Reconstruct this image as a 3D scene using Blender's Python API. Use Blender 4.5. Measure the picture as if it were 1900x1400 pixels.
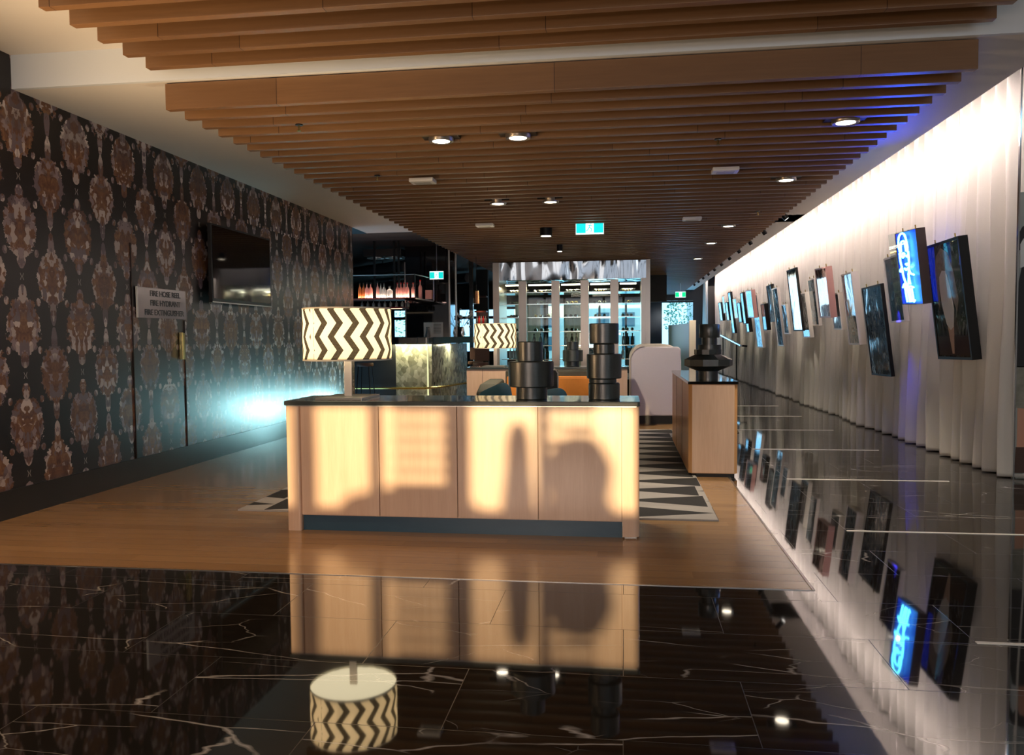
import bpy, bmesh, math, random
from mathutils import Vector, Matrix
PI = math.pi
random.seed(7)
S = bpy.context.scene
C = S.collection
for o in list(bpy.data.objects): bpy.data.objects.remove(o)

# ------------------------------------------------------------------ camera
FPX, CX, CY, EYE = 1500.0, 950.0, 700.0, 1.5
_d = Vector((1157 - CX, 626 - CY, FPX)).normalized()          # corridor direction in camera axes
_u = _d.cross(Vector((1, -0.0085, 0))).normalized()
if _u.y > 0: _u = -_u
_x = _d.cross(_u)
if _x.x < 0: _x = -_x
RW = Matrix((_x, _d, _u))
cam_d = bpy.data.cameras.new('camera'); cam = bpy.data.objects.new('camera', cam_d); C.objects.link(cam)
cam_d.sensor_width = 36; cam_d.sensor_fit = 'HORIZONTAL'; cam_d.lens = FPX / 1900 * 36
cam_d.clip_start = 0.05; cam_d.clip_end = 300
cols = [RW.col[0], -RW.col[1], -RW.col[2]]
m4 = Matrix.Identity(4)
for i in range(3):
    for j in range(3): m4[i][j] = cols[j][i]
m4.translation = Vector((0, 0, EYE))
cam.matrix_world = m4
S.camera = cam
def P(px, py, axis, v):
    """real-world point on the plane axis=v that the photograph shows at a pixel"""
    r = RW @ Vector((px - CX, py - CY, FPX)); o = Vector((0, 0, EYE))
    i = 'xyz'.index(axis); return o + r * ((v - o[i]) / r[i])
def PP(px, py, p0, n):
    r = RW @ Vector((px - CX, py - CY, FPX)); o = Vector((0, 0, EYE))
    return o + r * ((p0 - o).dot(n) / r.dot(n))

# ------------------------------------------------------------------ world, sun, exposure
w = bpy.data.worlds.new('world'); S.world = w; w.use_nodes = True
bg = w.node_tree.nodes['Background']; bg.inputs[0].default_value = (0.33, 0.70, 1.0, 1); bg.inputs[1].default_value = 2.7
S.view_settings.view_transform = 'Standard'
S.view_settings.look = 'None'
S.view_settings.gamma = 1.0
S.view_settings.use_curve_mapping = False
S.view_settings.exposure = 0.0
def lamp(name, kind, loc, energy, color, parent=None, target=None, **k):
    l = bpy.data.lights.new(name, kind); l.energy = energy; l.color = color
    for a, v in k.items(): setattr(l, a, v)
    o = bpy.data.objects.new(name, l); C.objects.link(o)
    loc = Vector(loc)
    if target is not None:
        o.rotation_euler = (Vector(target) - loc).to_track_quat('-Z', 'Y').to_euler()
    if parent is not None:
        loc = loc - parent.location; o.parent = parent
    o.location = loc
    return o
SUN_EL = math.radians(4.5)
sun = lamp('sun', 'SUN', (0, -20, 8), 7.4, (1.0, 0.70, 0.38), angle=math.radians(0.75))
sd = Vector((0.03, math.cos(SUN_EL), -math.sin(SUN_EL)))
sun.rotation_euler = sd.to_track_quat('-Z', 'Y').to_euler()
WARM = (1.0, 0.62, 0.33); PINK = (1.0, 0.80, 0.75); CREAM = (1.0, 0.82, 0.6)
# cove LED line hidden above the ceiling edge, washing the curtain
cove = lamp('cove_light', 'AREA', (3.30, 22.0, 3.88), 470, PINK, target=(3.95, 22.0, 3.62), shape='RECTANGLE', size=28, size_y=0.10)

# ------------------------------------------------------------------ material toolkit
class NT:
    def __init__(s, name):
        s.m = bpy.data.materials.new(name); s.m.use_nodes = True; s.t = s.m.node_tree
        s.b = s.t.nodes['Principled BSDF']; s.out = s.t.nodes['Material Output']
    def n(s, ty, **k):
        x = s.t.nodes.new(ty)
        for a, v in k.items(): setattr(x, a, v)
        return x
    def l(s, a, b): s.t.links.new(a, b)
    def put(s, sock, v):
        if hasattr(v, 'links') or isinstance(v, bpy.types.NodeSocket): s.l(v, sock)
        elif isinstance(v, (tuple, list)) and len(v) == 3 and sock.type == 'RGBA': sock.default_value = (*v, 1)
        else: sock.default_value = v
    def M(s, op, a, b=None, c=None):
        x = s.n('ShaderNodeMath', operation=op)
        for i, v in enumerate((a, b, c)):
            if v is not None: s.put(x.inputs[i], v)
        return x.outputs[0]
    def mix(s, f, a, b, mode='MIX'):
        x = s.n('ShaderNodeMix', data_type='RGBA', blend_type=mode)
        s.put(x.inputs[0], f); s.put(x.inputs[6], a); s.put(x.inputs[7], b); return x.outputs[2]
    def obj(s):
        return s.n('ShaderNodeTexCoord').outputs['Object']
    def xyz(s, v):
        x = s.n('ShaderNodeSeparateXYZ'); s.l(v, x.inputs[0]); return x.outputs
    def vec(s, x=0., y=0., z=0.):
        c = s.n('ShaderNodeCombineXYZ')
        for i, v in enumerate((x, y, z)): s.put(c.inputs[i], v)
        return c.outputs[0]
    def mapped(s, v, sc=(1, 1, 1), loc=(0, 0, 0), rot=(0, 0, 0)):
        x = s.n('ShaderNodeMapping'); s.l(v, x.inputs[0])
        x.inputs['Scale'].default_value = sc; x.inputs['Location'].default_value = loc; x.inputs['Rotation'].default_value = rot
        return x.outputs[0]
    def noise(s, v, scale=5, detail=3, rough=0.5, dist=0.0, col=False):
        x = s.n('ShaderNodeTexNoise'); s.l(v, x.inputs['Vector'])
        x.inputs['Scale'].default_value = scale; x.inputs['Detail'].default_value = detail
        x.inputs['Roughness'].default_value = rough; x.inputs['Distortion'].default_value = dist
        return x.outputs['Color' if col else 'Fac']
    def vor(s, v, scale=5, feature='F1', out='Distance', rnd=1.0):
        x = s.n('ShaderNodeTexVoronoi', feature=feature); s.l(v, x.inputs['Vector'])
        x.inputs['Scale'].default_value = scale; x.inputs['Randomness'].default_value = rnd
        return x.outputs[out]
    def white(s, v):
        x = s.n('ShaderNodeTexWhiteNoise', noise_dimensions='3D'); s.l(v, x.inputs['Vector']); return x.outputs[0]
    def ramp(s, f, stops, interp='LINEAR'):
        x = s.n('ShaderNodeValToRGB'); s.put(x.inputs[0], f); r = x.color_ramp; r.interpolation = interp
        while len(r.elements) < len(stops): r.elements.new(0.5)
        for e, (p, c) in zip(r.elements, stops):
            e.position = p; e.color = (*c, 1) if len(c) == 3 else c
        return x.outputs[0]
    def bump(s, h, strength=0.3, dist=0.01):
        x = s.n('ShaderNodeBump'); s.l(h, x.inputs['Height']); x.inputs['Strength'].default_value = strength
        x.inputs['Distance'].default_value = dist; s.l(x.outputs[0], s.b.inputs['Normal'])
    def set(s, **k):
        names = dict(color='Base Color', rough='Roughness', metal='Metallic', ior='IOR', spec='Specular IOR Level', coat='Coat Weight',
                     coat_rough='Coat Roughness', trans='Transmission Weight', emit='Emission Color', es='Emission Strength', alpha='Alpha', sheen='Sheen Weight', aniso='Anisotropic')
        for a, v in k.items(): s.put(s.b.inputs[names[a]], v)
        return s
def plain(name, color, rough=0.5, metal=0.0, **k):
    n = NT(name); n.set(color=color, rough=rough, metal=metal, **k); return n.m
def mottled(name, c1, c2, scale=6, rough=0.5, bump=0.0, stretch=(1, 1, 1), metal=0.0, **k):
    n = NT(name); v = n.mapped(n.obj(), stretch); f = n.noise(v, scale, 4, 0.6)
    n.set(color=n.mix(f, c1, c2), rough=rough, metal=metal, **k)
    if bump: n.bump(f, bump, 0.01)
    return n.m
def emitter(name, color, strength, base=(0.02, 0.02, 0.02)):
    n = NT(name); n.set(color=base, emit=color, es=strength, rough=0.5); return n.m
def glassy(name, tint=(1, 1, 1), rough=0.0, ior=1.5):
    n = NT(name); n.t.nodes.remove(n.b)
    fr = n.n('ShaderNodeFresnel'); fr.inputs[0].default_value = ior
    tr = n.n('ShaderNodeBsdfTransparent'); tr.inputs[0].default_value = (*tint, 1)
    gl = n.n('ShaderNodeBsdfGlossy'); gl.inputs['Roughness'].default_value = rough
    gm = n.n('ShaderNodeNewGeometry')
    fac = n.M('MULTIPLY', fr.outputs[0], n.M('SUBTRACT', 1.0, gm.outputs['Backfacing']))
    mx = n.n('ShaderNodeMixShader'); n.l(fac, mx.inputs[0]); n.l(tr.outputs[0], mx.inputs[1]); n.l(gl.outputs[0], mx.inputs[2])
    n.l(mx.outputs[0], n.out.inputs[0]); return n.m

def wood(name, c1, c2, axis='z', rough=0.35, grain=18, board=0.0, coat=0.0):
    """straight grained oak; grain runs along axis"""
    n = NT(name); v = n.obj()
    sc = {'z': (1, 1, .06), 'x': (.06, 1, 1), 'y': (1, .06, 1)}[axis]
    g = n.noise(n.mapped(v, sc), grain, 4, 0.6, 0.4)
    g2 = n.noise(n.mapped(v, tuple(a * 1.0 for a in sc)), grain * 7, 2, 0.5)
    f = n.M('ADD', n.M('MULTIPLY', g, .75), n.M('MULTIPLY', g2, .35))
    col = n.mix(n.ramp(f, [(.3, (0, 0, 0)), (.75, (1, 1, 1))]), c1, c2)
    n.set(color=col, rough=rough, coat=coat, coat_rough=.15); n.bump(g2, .06, .002)
    return n.m

M = {}
M['white_paint'] = mottled('white_paint', (.62, .60, .57), (.66, .64, .61), 3, .6)
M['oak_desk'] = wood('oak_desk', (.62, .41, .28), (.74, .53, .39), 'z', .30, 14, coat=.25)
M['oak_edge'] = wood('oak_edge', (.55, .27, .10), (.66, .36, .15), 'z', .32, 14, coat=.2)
M['black_metal'] = plain('black_metal', (.012, .012, .013), .35, .6)
M['black_paint'] = plain('black_paint', (.010, .010, .010), .5)
M['void_black'] = plain('void_black', (.006, .006, .007), .6)
M['chrome'] = plain('chrome', (.78, .78, .78), .14, 1.0)
M['steel'] = mottled('steel', (.42, .40, .38), (.52, .50, .47), 12, .3, 0, (1, 1, .1), 1.0)
M['brass'] = plain('brass', (.62, .47, .16), .25, 1.0)
M['copper'] = plain('copper', (.80, .42, .22), .18, 1.0)
M['kick'] = mottled('kick_plinth', (.020, .062, .100), (.032, .085, .130), 5, .35, stretch=(1, 1, 4))
M['stone_top'] = mottled('stone_top', (.030, .040, .042), (.05, .062, .064), 8, .18, coat=.5)
M['glass'] = glassy('clear_glass', (.93, .97, .96))
M['window_glass'] = glassy('window_glass', (.96, .99, 1.0))
M['white_plastic'] = plain('white_plastic', (.75, .74, .71), .4)
M['lens_warm'] = emitter('lamp_lens', (1.0, .86, .66), 9.0)
M['lens_white'] = emitter('track_lens', (1.0, .93, .85), 6.0)

# charred turned wood
def charred():
    n = NT('charred_wood'); v = n.obj()
    g = n.noise(n.mapped(v, (1, 1, .22)), 22, 5, .7, .6)
    r = n.noise(n.mapped(v, (1, 1, 4)), 25, 3, .5)
    f = n.M('ADD', n.M('MULTIPLY', g, .8), n.M('MULTIPLY', r, .3))
    n.set(color=n.ramp(f, [(.35, (.005, .0075, .0075)), (.7, (.026, .038, .037))]), rough=n.ramp(g, [(.3, (.26, .26, .26)), (.7, (.42, .42, .42))]), spec=.9, coat=.35, coat_rough=.3)
    n.bump(f, .35, .004); return n.m
M['charred'] = charred()

# wallpaper: mirrored crystal medallions on near-black
def wallpaper():
    n = NT('medallion_wallpaper'); x, y, z = n.xyz(n.obj())
    PY, PZ = .755, .865
    yy = n.M('DIVIDE', n.M('SUBTRACT', y, 6.44), PY)
    zz = n.M('DIVIDE', n.M('SUBTRACT', z, 2.51), PZ)
    my = n.M('ABSOLUTE', n.M('SUBTRACT', yy, n.M('ROUND', yy)))          # 0 at A columns, .5 at B columns
    cell = n.M('ROUND', yy); 
    mzA = n.M('SUBTRACT', zz, n.M('ROUND', zz))                        # 0 at A medallion centre, +-.5 at dark X
    zb = n.M('ADD', zz, .5); mzB = n.M('SUBTRACT', zb, n.M('ROUND', zb))
    dyA = n.M('MULTIPLY', my, PY); dyB = n.M('MULTIPLY', n.M('SUBTRACT', .5, my), PY)
    dzA = n.M('MULTIPLY', mzA, PZ); dzB = n.M('MULTIPLY', mzB, PZ)
    # noise coordinates mirrored about the medallion axis; the row index varies the look
    row = n.M('ROUND', zz)
    vm = n.vec(dyA, z, n.M('MULTIPLY', row, 3.3))
    e = n.M('MULTIPLY', n.M('SUBTRACT', n.noise(vm, 16, 3, .6), .5), .17)
    e2 = n.M('MULTIPLY', n.M('SUBTRACT', n.noise(vm, 40, 2, .6), .5), .07)
    ed = n.M('ADD', e, e2)
    def ell(dy, dz, ry, rz):
        a = n.M('POWER', n.M('DIVIDE', dy, ry), 2.0); b = n.M('POWER', n.M('DIVIDE', dz, rz), 2.0)
        return n.M('SUBTRACT', n.M('SQRT', n.M('ADD', a, b)), 1.0)
    edr = n.M('MULTIPLY', ed, 4.2)
    dA = n.M('ADD', ell(dyA, dzA, .196, .262), edr); dB = n.M('ADD', ell(dyB, dzB, .186, .250), edr)
    # thin pendant stems linking medallions of one column
    sA = n.M('ADD', ell(dyA, n.M('SUBTRACT', .5 * PZ, n.M('ABSOLUTE', dzA)), .012, .001), 5.0)
    stemB = n.M('ADD', n.M('SUBTRACT', n.M('DIVIDE', dyB, n.M('ADD', .004, n.M('MULTIPLY', n.M('SUBTRACT', .44, n.M('ABSOLUTE', dzB)), -.0))), 1.0), n.M('MULTIPLY', ed, 3.0))
    # tip lobes above and below each medallion
    tA = n.M('ADD', ell(dyA, n.M('SUBTRACT', n.M('ABSOLUTE', dzA), .29), .050, .075), n.M('MULTIPLY', ed, 3.0))
    tB = n.M('ADD', ell(dyB, n.M('SUBTRACT', n.M('ABSOLUTE', dzB), .30), .040, .13), n.M('MULTIPLY', ed, 3.0))
    # side buds where two columns touch
    q = n.M('ABSOLUTE', n.M('SUBTRACT', n.M('ABSOLUTE', dzA), .25 * PZ))
    bud = n.M('ADD', ell(n.M('SUBTRACT', dyA, .19), q, .028, .035), n.M('MULTIPLY', ed, 5.0))
    inside = n.M('MINIMUM', n.M('MINIMUM', n.M('MINIMUM', dA, dB), n.M('MINIMUM', tA, tB)), bud)
    mask = n.M('LESS_THAN', inside, 0.0)
    core = n.M('MINIMUM', dA, dB)
    # facets
    isA = n.M('LESS_THAN', dA, dB)
    cid = n.M('ADD', n.M('MULTIPLY', isA, n.M('ROUND', yy)), n.M('MULTIPLY', n.M('SUBTRACT', 1.0, isA), n.M('ADD', n.M('FLOOR', yy), .37)))
    rid = n.M('ADD', n.M('MULTIPLY', isA, row), n.M('MULTIPLY', n.M('SUBTRACT', 1.0, isA), n.M('ADD', n.M('ROUND', zb), .5)))
    seed_ = n.M('ADD', n.M('MULTIPLY', cid, 5.13), n.M('MULTIPLY', rid, 2.7))
    vf = n.vec(n.M('MULTIPLY', dyA, 1.25), n.M('MULTIPLY', z, .8), seed_)
    wv = n.n('ShaderNodeVectorMath', operation='ADD'); n.l(vf, wv.inputs[0])
    nn = n.n('ShaderNodeVectorMath', operation='SCALE'); n.l(n.noise(vm, 9, 2, .6, 0, True), nn.inputs[0]); nn.inputs['Scale'].default_value = .12
    n.l(nn.outputs[0], wv.inputs[1])
    fc = n.xyz(n.vor(wv.outputs[0], 17, out='Color'))
    tone = n.noise(wv.outputs[0], 11, 3, .7, 1.0)
    rim = n.M('MULTIPLY', n.M('ADD', core, 1.0), .50)                    # brown heart, pale rim
    f = n.M('ADD', n.M('MULTIPLY', fc[0], .48), n.M('MULTIPLY', n.M('MULTIPLY', rim, tone), 1.05))
    brown = n.ramp(tone, [(.25, (.060, .024, .016)), (.42, (.13, .055, .030)), (.55, (.19, .088, .042)), (.7, (.27, .15, .07))])
    pal = n.mix(n.ramp(f, [(.45, (0, 0, 0)), (.48, (1, 1, 1))]), brown, n.ramp(fc[1], [(0, (.16, .12, .14)), (.35, (.27, .21, .22)), (.6, (.46, .39, .37)), (.9, (.60, .53, .50))], 'CONSTANT'))
    pal = n.mix(n.ramp(n.noise(vm, 5, 2, .5), [(.56, (0, 0, 0)), (.62, (1, 1, 1))]), pal, n.mix(.5, pal, (.08, .05, .055)))
    # small pale cross marks at the heart of the dark X shapes
    dz0 = n.M('SUBTRACT', .5 * PZ, n.M('ABSOLUTE', dzA))
    cr = n.M('MULTIPLY', n.M('LESS_THAN', n.M('ABSOLUTE', n.M('SUBTRACT', n.M('SUBTRACT', dyA, .006), n.M('MULTIPLY', dz0, .45))), .0028), n.M('LESS_THAN', dz0, .030))
    dark = n.mix(cr, n.mix(n.noise(vm, 8, 2, .5), (.008, .006, .006), (.016, .011, .010)), (.45, .42, .38))
    n.set(color=n.mix(mask, dark, pal), rough=.33, spec=.5)
    return n.m
M['wallpaper'] = wallpaper()

def marble():
    n = NT('black_marble'); v = n.obj(); x, y, z = n.xyz(v)
    row = n.M('FLOOR', n.M('DIVIDE', n.M('SUBTRACT', y, 6.44), .5775))
    ox = n.M('ADD', n.M('DIVIDE', n.M('SUBTRACT', x, 1.70), 1.2), n.M('MULTIPLY', n.M('MODULO', n.M('ABSOLUTE', row), 2.0), .42))
    colm = n.M('FLOOR', ox)
    tile = n.vec(colm, row, 0.)
    rnd = n.white(tile)
    vv = n.n('ShaderNodeVectorMath', operation='ADD'); n.l(v, vv.inputs[0]); n.l(n.vec(n.M('MULTIPLY', rnd, 40.), n.M('MULTIPLY', rnd, 17.), 0.), vv.inputs[1])
    def veins(scale, rot, st, th, lo, seed):
        p = n.mapped(vv.outputs[0], st, (seed, seed * 2, 0), (0, 0, rot))
        wob = n.n('ShaderNodeVectorMath', operation='SCALE'); n.l(n.noise(p, 2.2, 4, .6, 0, True), wob.inputs[0]); wob.inputs['Scale'].default_value = .13
        ad = n.n('ShaderNodeVectorMath', operation='ADD'); n.l(p, ad.inputs[0]); n.l(wob.outputs[0], ad.inputs[1])
        d = n.vor(ad.outputs[0], scale, 'DISTANCE_TO_EDGE')
        line = n.M('SUBTRACT', 1.0, n.M('MINIMUM', n.M('DIVIDE', d, th), 1.0))
        msk = n.ramp(n.noise(p, 1.7, 2, .5), [(lo, (0, 0, 0)), (lo + .07, (1, 1, 1))])
        return n.M('MULTIPLY', line, msk)
    a = veins(1.3, .5, (.4, 1.6, 1), .008, .50, 3.)
    b = veins(2.2, -.35, (.45, 1.7, 1), .008, .54, 9.)
    c = veins(5.0, .2, (.8, 1.3, 1), .014, .63, 21.)
    f = n.M('MAXIMUM', n.M('MAXIMUM', a, n.M('MULTIPLY', b, .8)), n.M('MULTIPLY', c, .5))
    base = n.mix(n.noise(v, 3, 5, .7), (.007, .006, .005), (.020, .017, .014))
    base = n.mix(n.M('MULTIPLY', rnd, .5), base, (.018, .016, .014))
    col = n.mix(n.M('MINIMUM', n.M('MULTIPLY', f, .9), 1.0), base, (.46, .45, .43))
    fx = n.M('FRACT', ox); fy = n.M('FRACT', n.M('DIVIDE', n.M('SUBTRACT', y, 6.44), .5775))
    jx = n.M('LESS_THAN', n.M('MINIMUM', fx, n.M('SUBTRACT', 1., fx)), .0016)
    jy = n.M('LESS_THAN', n.M('MINIMUM', fy, n.M('SUBTRACT', 1., fy)), .0034)
    j = n.M('MAXIMUM', jx, jy)
    n.set(color=n.mix(j, col, (.004, .004, .004)), rough=n.M('ADD', .035, n.M('MULTIPLY', j, .4)), ior=1.95, coat=0.0)
    # every slab lies a hair out of level, as laid stone does
    h = n.M('ADD', n.M('MULTIPLY', n.M('SUBTRACT', rnd, .5), n.M('MULTIPLY', fy, .5)), n.M('MULTIPLY', n.noise(v, 2.0, 1, .5), .6))
    n.bump(h, .35, .0010)
    return n.m
M['marble'] = marble()

def floor_oak():
    n = NT('oak_floor'); v = n.obj(); x, y, z = n.xyz(v)
    row = n.M('FLOOR', n.M('DIVIDE', y, .145)); off = n.white(n.vec(row, 0., 0.))
    cx_ = n.M('FLOOR', n.M('ADD', n.M('DIVIDE', x, 1.9), n.M('MULTIPLY', off, 7.)))
    r = n.white(n.vec(row, cx_, 0.))
    g = n.noise(n.mapped(v, (.08, 1, 1)), 26, 4, .6, .5)
    col = n.mix(g, (.30, .175, .075), (.42, .26, .12))
    col = n.mix(n.M('MULTIPLY', r, .55), col, (.23, .13, .055))
    fy = n.M('FRACT', n.M('DIVIDE', y, .145)); j = n.M('LESS_THAN', fy, .02)
    n.set(color=n.mix(n.M('MULTIPLY', j, .7), col, (.05, .025, .012)), rough=n.M('ADD', .12, n.M('MULTIPLY', g, .10)), ior=1.65)
    n.bump(n.M('ADD', n.M('MULTIPLY', r, .3), n.M('MULTIPLY', g, .1)), .12, .002)
    return n.m
M['oak_floor'] = floor_oak()

def slat_mat():
    n = NT('oak_slat'); v = n.obj(); x, y, z = n.xyz(v)
    oi = n.n('ShaderNodeObjectInfo').outputs['Random']
    bx = n.M('FLOOR', n.M('DIVIDE', n.M('ADD', x, n.M('MULTIPLY', oi, 2.4)), 2.3))
    r = n.white(n.vec(bx, n.M('MULTIPLY', oi, 91.), 0.))
    g = n.noise(n.mapped(v, (.05, 1, 1)), 40, 3, .6, .3)
    col = n.mix(g, (.165, .084, .035), (.25, .135, .060))
    col = n.mix(n.M('MULTIPLY', r, .45), col, (.11, .055, .025))
    fx = n.M('FRACT', n.M('DIVIDE', n.M('ADD', x, n.M('MULTIPLY', oi, 2.4)), 2.3))
    col = n.mix(n.M('LESS_THAN', fx, .0022), col, (.03, .012, .006))
    n.set(color=col, rough=.42); return n.m
M['slat'] = slat_mat()

def curtain_mat():
    n = NT('curtain_cloth'); v = n.obj()
    wv = n.noise(n.mapped(v, (1, 1, 1)), 160, 2, .5)
    n.set(color=n.mix(wv, (.56, .555, .51), (.62, .615, .57)), rough=.85, sheen=.15); n.bump(wv, .06, .002)
    return n.m
M['curtain'] = curtain_mat()

def chevron(name, R, col_a, col_b, glow):
    n = NT(name); n.t.nodes.remove(n.b); v = n.obj(); x, y, z = n.xyz(v)
    ang = n.M('MULTIPLY', n.M('ARCTAN2', y, x), R)
    tz = n.M('DIVIDE', n.M('ADD', z, 2.02), .21)
    fz = n.M('FRACT', tz); tri = n.M('ABSOLUTE', n.M('SUBTRACT', n.M('MULTIPLY', fz, 2.), 1.))
    odd = tri
    u = n.M('DIVIDE', n.M('ADD', n.M('ADD', ang, n.M('MULTIPLY', odd, .072)), 3.), 2 * PI * R / 18.)
    seam = n.M('LESS_THAN', ang, -.725)
    s = n.M('LESS_THAN', n.M('FRACT', n.M('ADD', u, n.M('MULTIPLY', seam, .5))), .43)
    s = n.M('MULTIPLY', s, n.M('GREATER_THAN', n.M('ABSOLUTE', n.M('ADD', ang, .745)), .016))
    # the shade's seam strip
    col = n.mix(s, col_a, col_b)
    col = n.mix(n.M('MULTIPLY', n.noise(n.mapped(v, (1, 1, 1)), 90, 2, .5), .25), col, (.25, .20, .14))
    d = n.n('ShaderNodeBsdfDiffuse'); n.l(col, d.inputs[0])
    t = n.n('ShaderNodeBsdfTranslucent'); n.l(n.mix(.25, col, (1, .8, .5), 'MULTIPLY'), t.inputs[0])
    mx = n.n('ShaderNodeMixShader'); mx.inputs[0].default_value = glow; n.l(d.outputs[0], mx.inputs[1]); n.l(t.outputs[0], mx.inputs[2])
    n.l(mx.outputs[0], n.out.inputs[0]); return n.m
M['chevron'] = chevron('chevron_shade', .355, (.80, .72, .58), (.010, .010, .010), .42)

def rug_mat():
    n = NT('rug_pile'); v = n.obj(); x, y, z = n.xyz(v)
    RY = .50
    ry = n.M('DIVIDE', n.M('SUBTRACT', y, 6.68), RY); row = n.M('FLOOR', ry); fy = n.M('FRACT', ry)
    ux = n.M('DIVIDE', n.M('ADD', n.M('SUBTRACT', x, .76), n.M('MULTIPLY', n.M('MODULO', row, 3.), .03)), .78)
    fx = n.M('FRACT', ux)
    flip = n.M('LESS_THAN', row, 1.0)
    tri = n.M('ADD', n.M('MULTIPLY', fx, n.M('SUBTRACT', 1., flip)), n.M('MULTIPLY', n.M('SUBTRACT', 1., fx), flip))
    d = n.M('ABSOLUTE', n.M('SUBTRACT', fy, .5))
    blk = n.M('LESS_THAN', d, n.M('MULTIPLY', tri, .49))
    g = n.noise(v, 120, 2, .6)
    pale = n.mix(n.M('MULTIPLY', n.white(n.vec(n.M('FLOOR', ux), row, 0.)), .6), (.42, .40, .38), (.30, .29, .28))
    col = n.mix(blk, pale, (.012, .012, .013))
    n.set(color=n.mix(n.M('MULTIPLY', g, .25), col, (.1, .1, .1)), rough=.95); n.bump(g, .3, .004)
    return n.m
M['rug'] = rug_mat()
def onyx():
    n = NT('capiz_panel'); v = n.obj()
    c = n.vor(n.mapped(v, (1, 1, .8)), 13, out='Color'); cx_ = n.xyz(c)
    g = n.noise(v, 3.0, 3, .6)
    f = n.M('ADD', n.M('MULTIPLY', cx_[0], .5), n.M('MULTIPLY', g, .6))
    n.set(color=n.ramp(f, [(.2, (.12, .12, .08)), (.6, (.34, .33, .24)), (.9, (.60, .58, .46))]), rough=.22, coat=.4, metal=.3); return n.m
M['onyx'] = onyx()
def warped_mirror():
    n = NT('warped_mirror'); v = n.obj()
    h = n.noise(n.mapped(v, (1, 1, .22)), 2.2, 1, .4, .6)
    n.set(color=(.30, .32, .34), rough=.05, metal=1.0); n.bump(h, 1.0, .045); return n.m
M['warped'] = warped_mirror()
M['brushed'] = mottled('brushed_champagne', (.44, .40, .37), (.54, .50, .46), 30, .28, 0, (1, 1, .03), .85)
M['gloss_black'] = plain('gloss_black', (.006, .006, .007), .06)
M['lavender'] = mottled('lavender_upholstery', (.64, .60, .67), (.68, .64, .71), 60, .55, .05)
M['cream_piping'] = plain('cream_piping', (.62, .58, .52), .5)
M['orange'] = mottled('orange_fabric', (.55, .18, .02), (.66, .24, .04), 8, .6)
M['olive'] = mottled('olive_upholstery', (.038, .040, .030), (.055, .056, .044), 10, .7)
M['teal'] = mottled('teal_cushion', (.010, .10, .15), (.02, .14, .20), 15, .7)
M['pale_screen'] = plain('pale_screen', (.42, .62, .78), .4)  # white screen; blue daylight put into its base colour
M['foliage'] = mottled('foliage', (.05, .16, .10), (.14, .34, .20), 9, .6)

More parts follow.
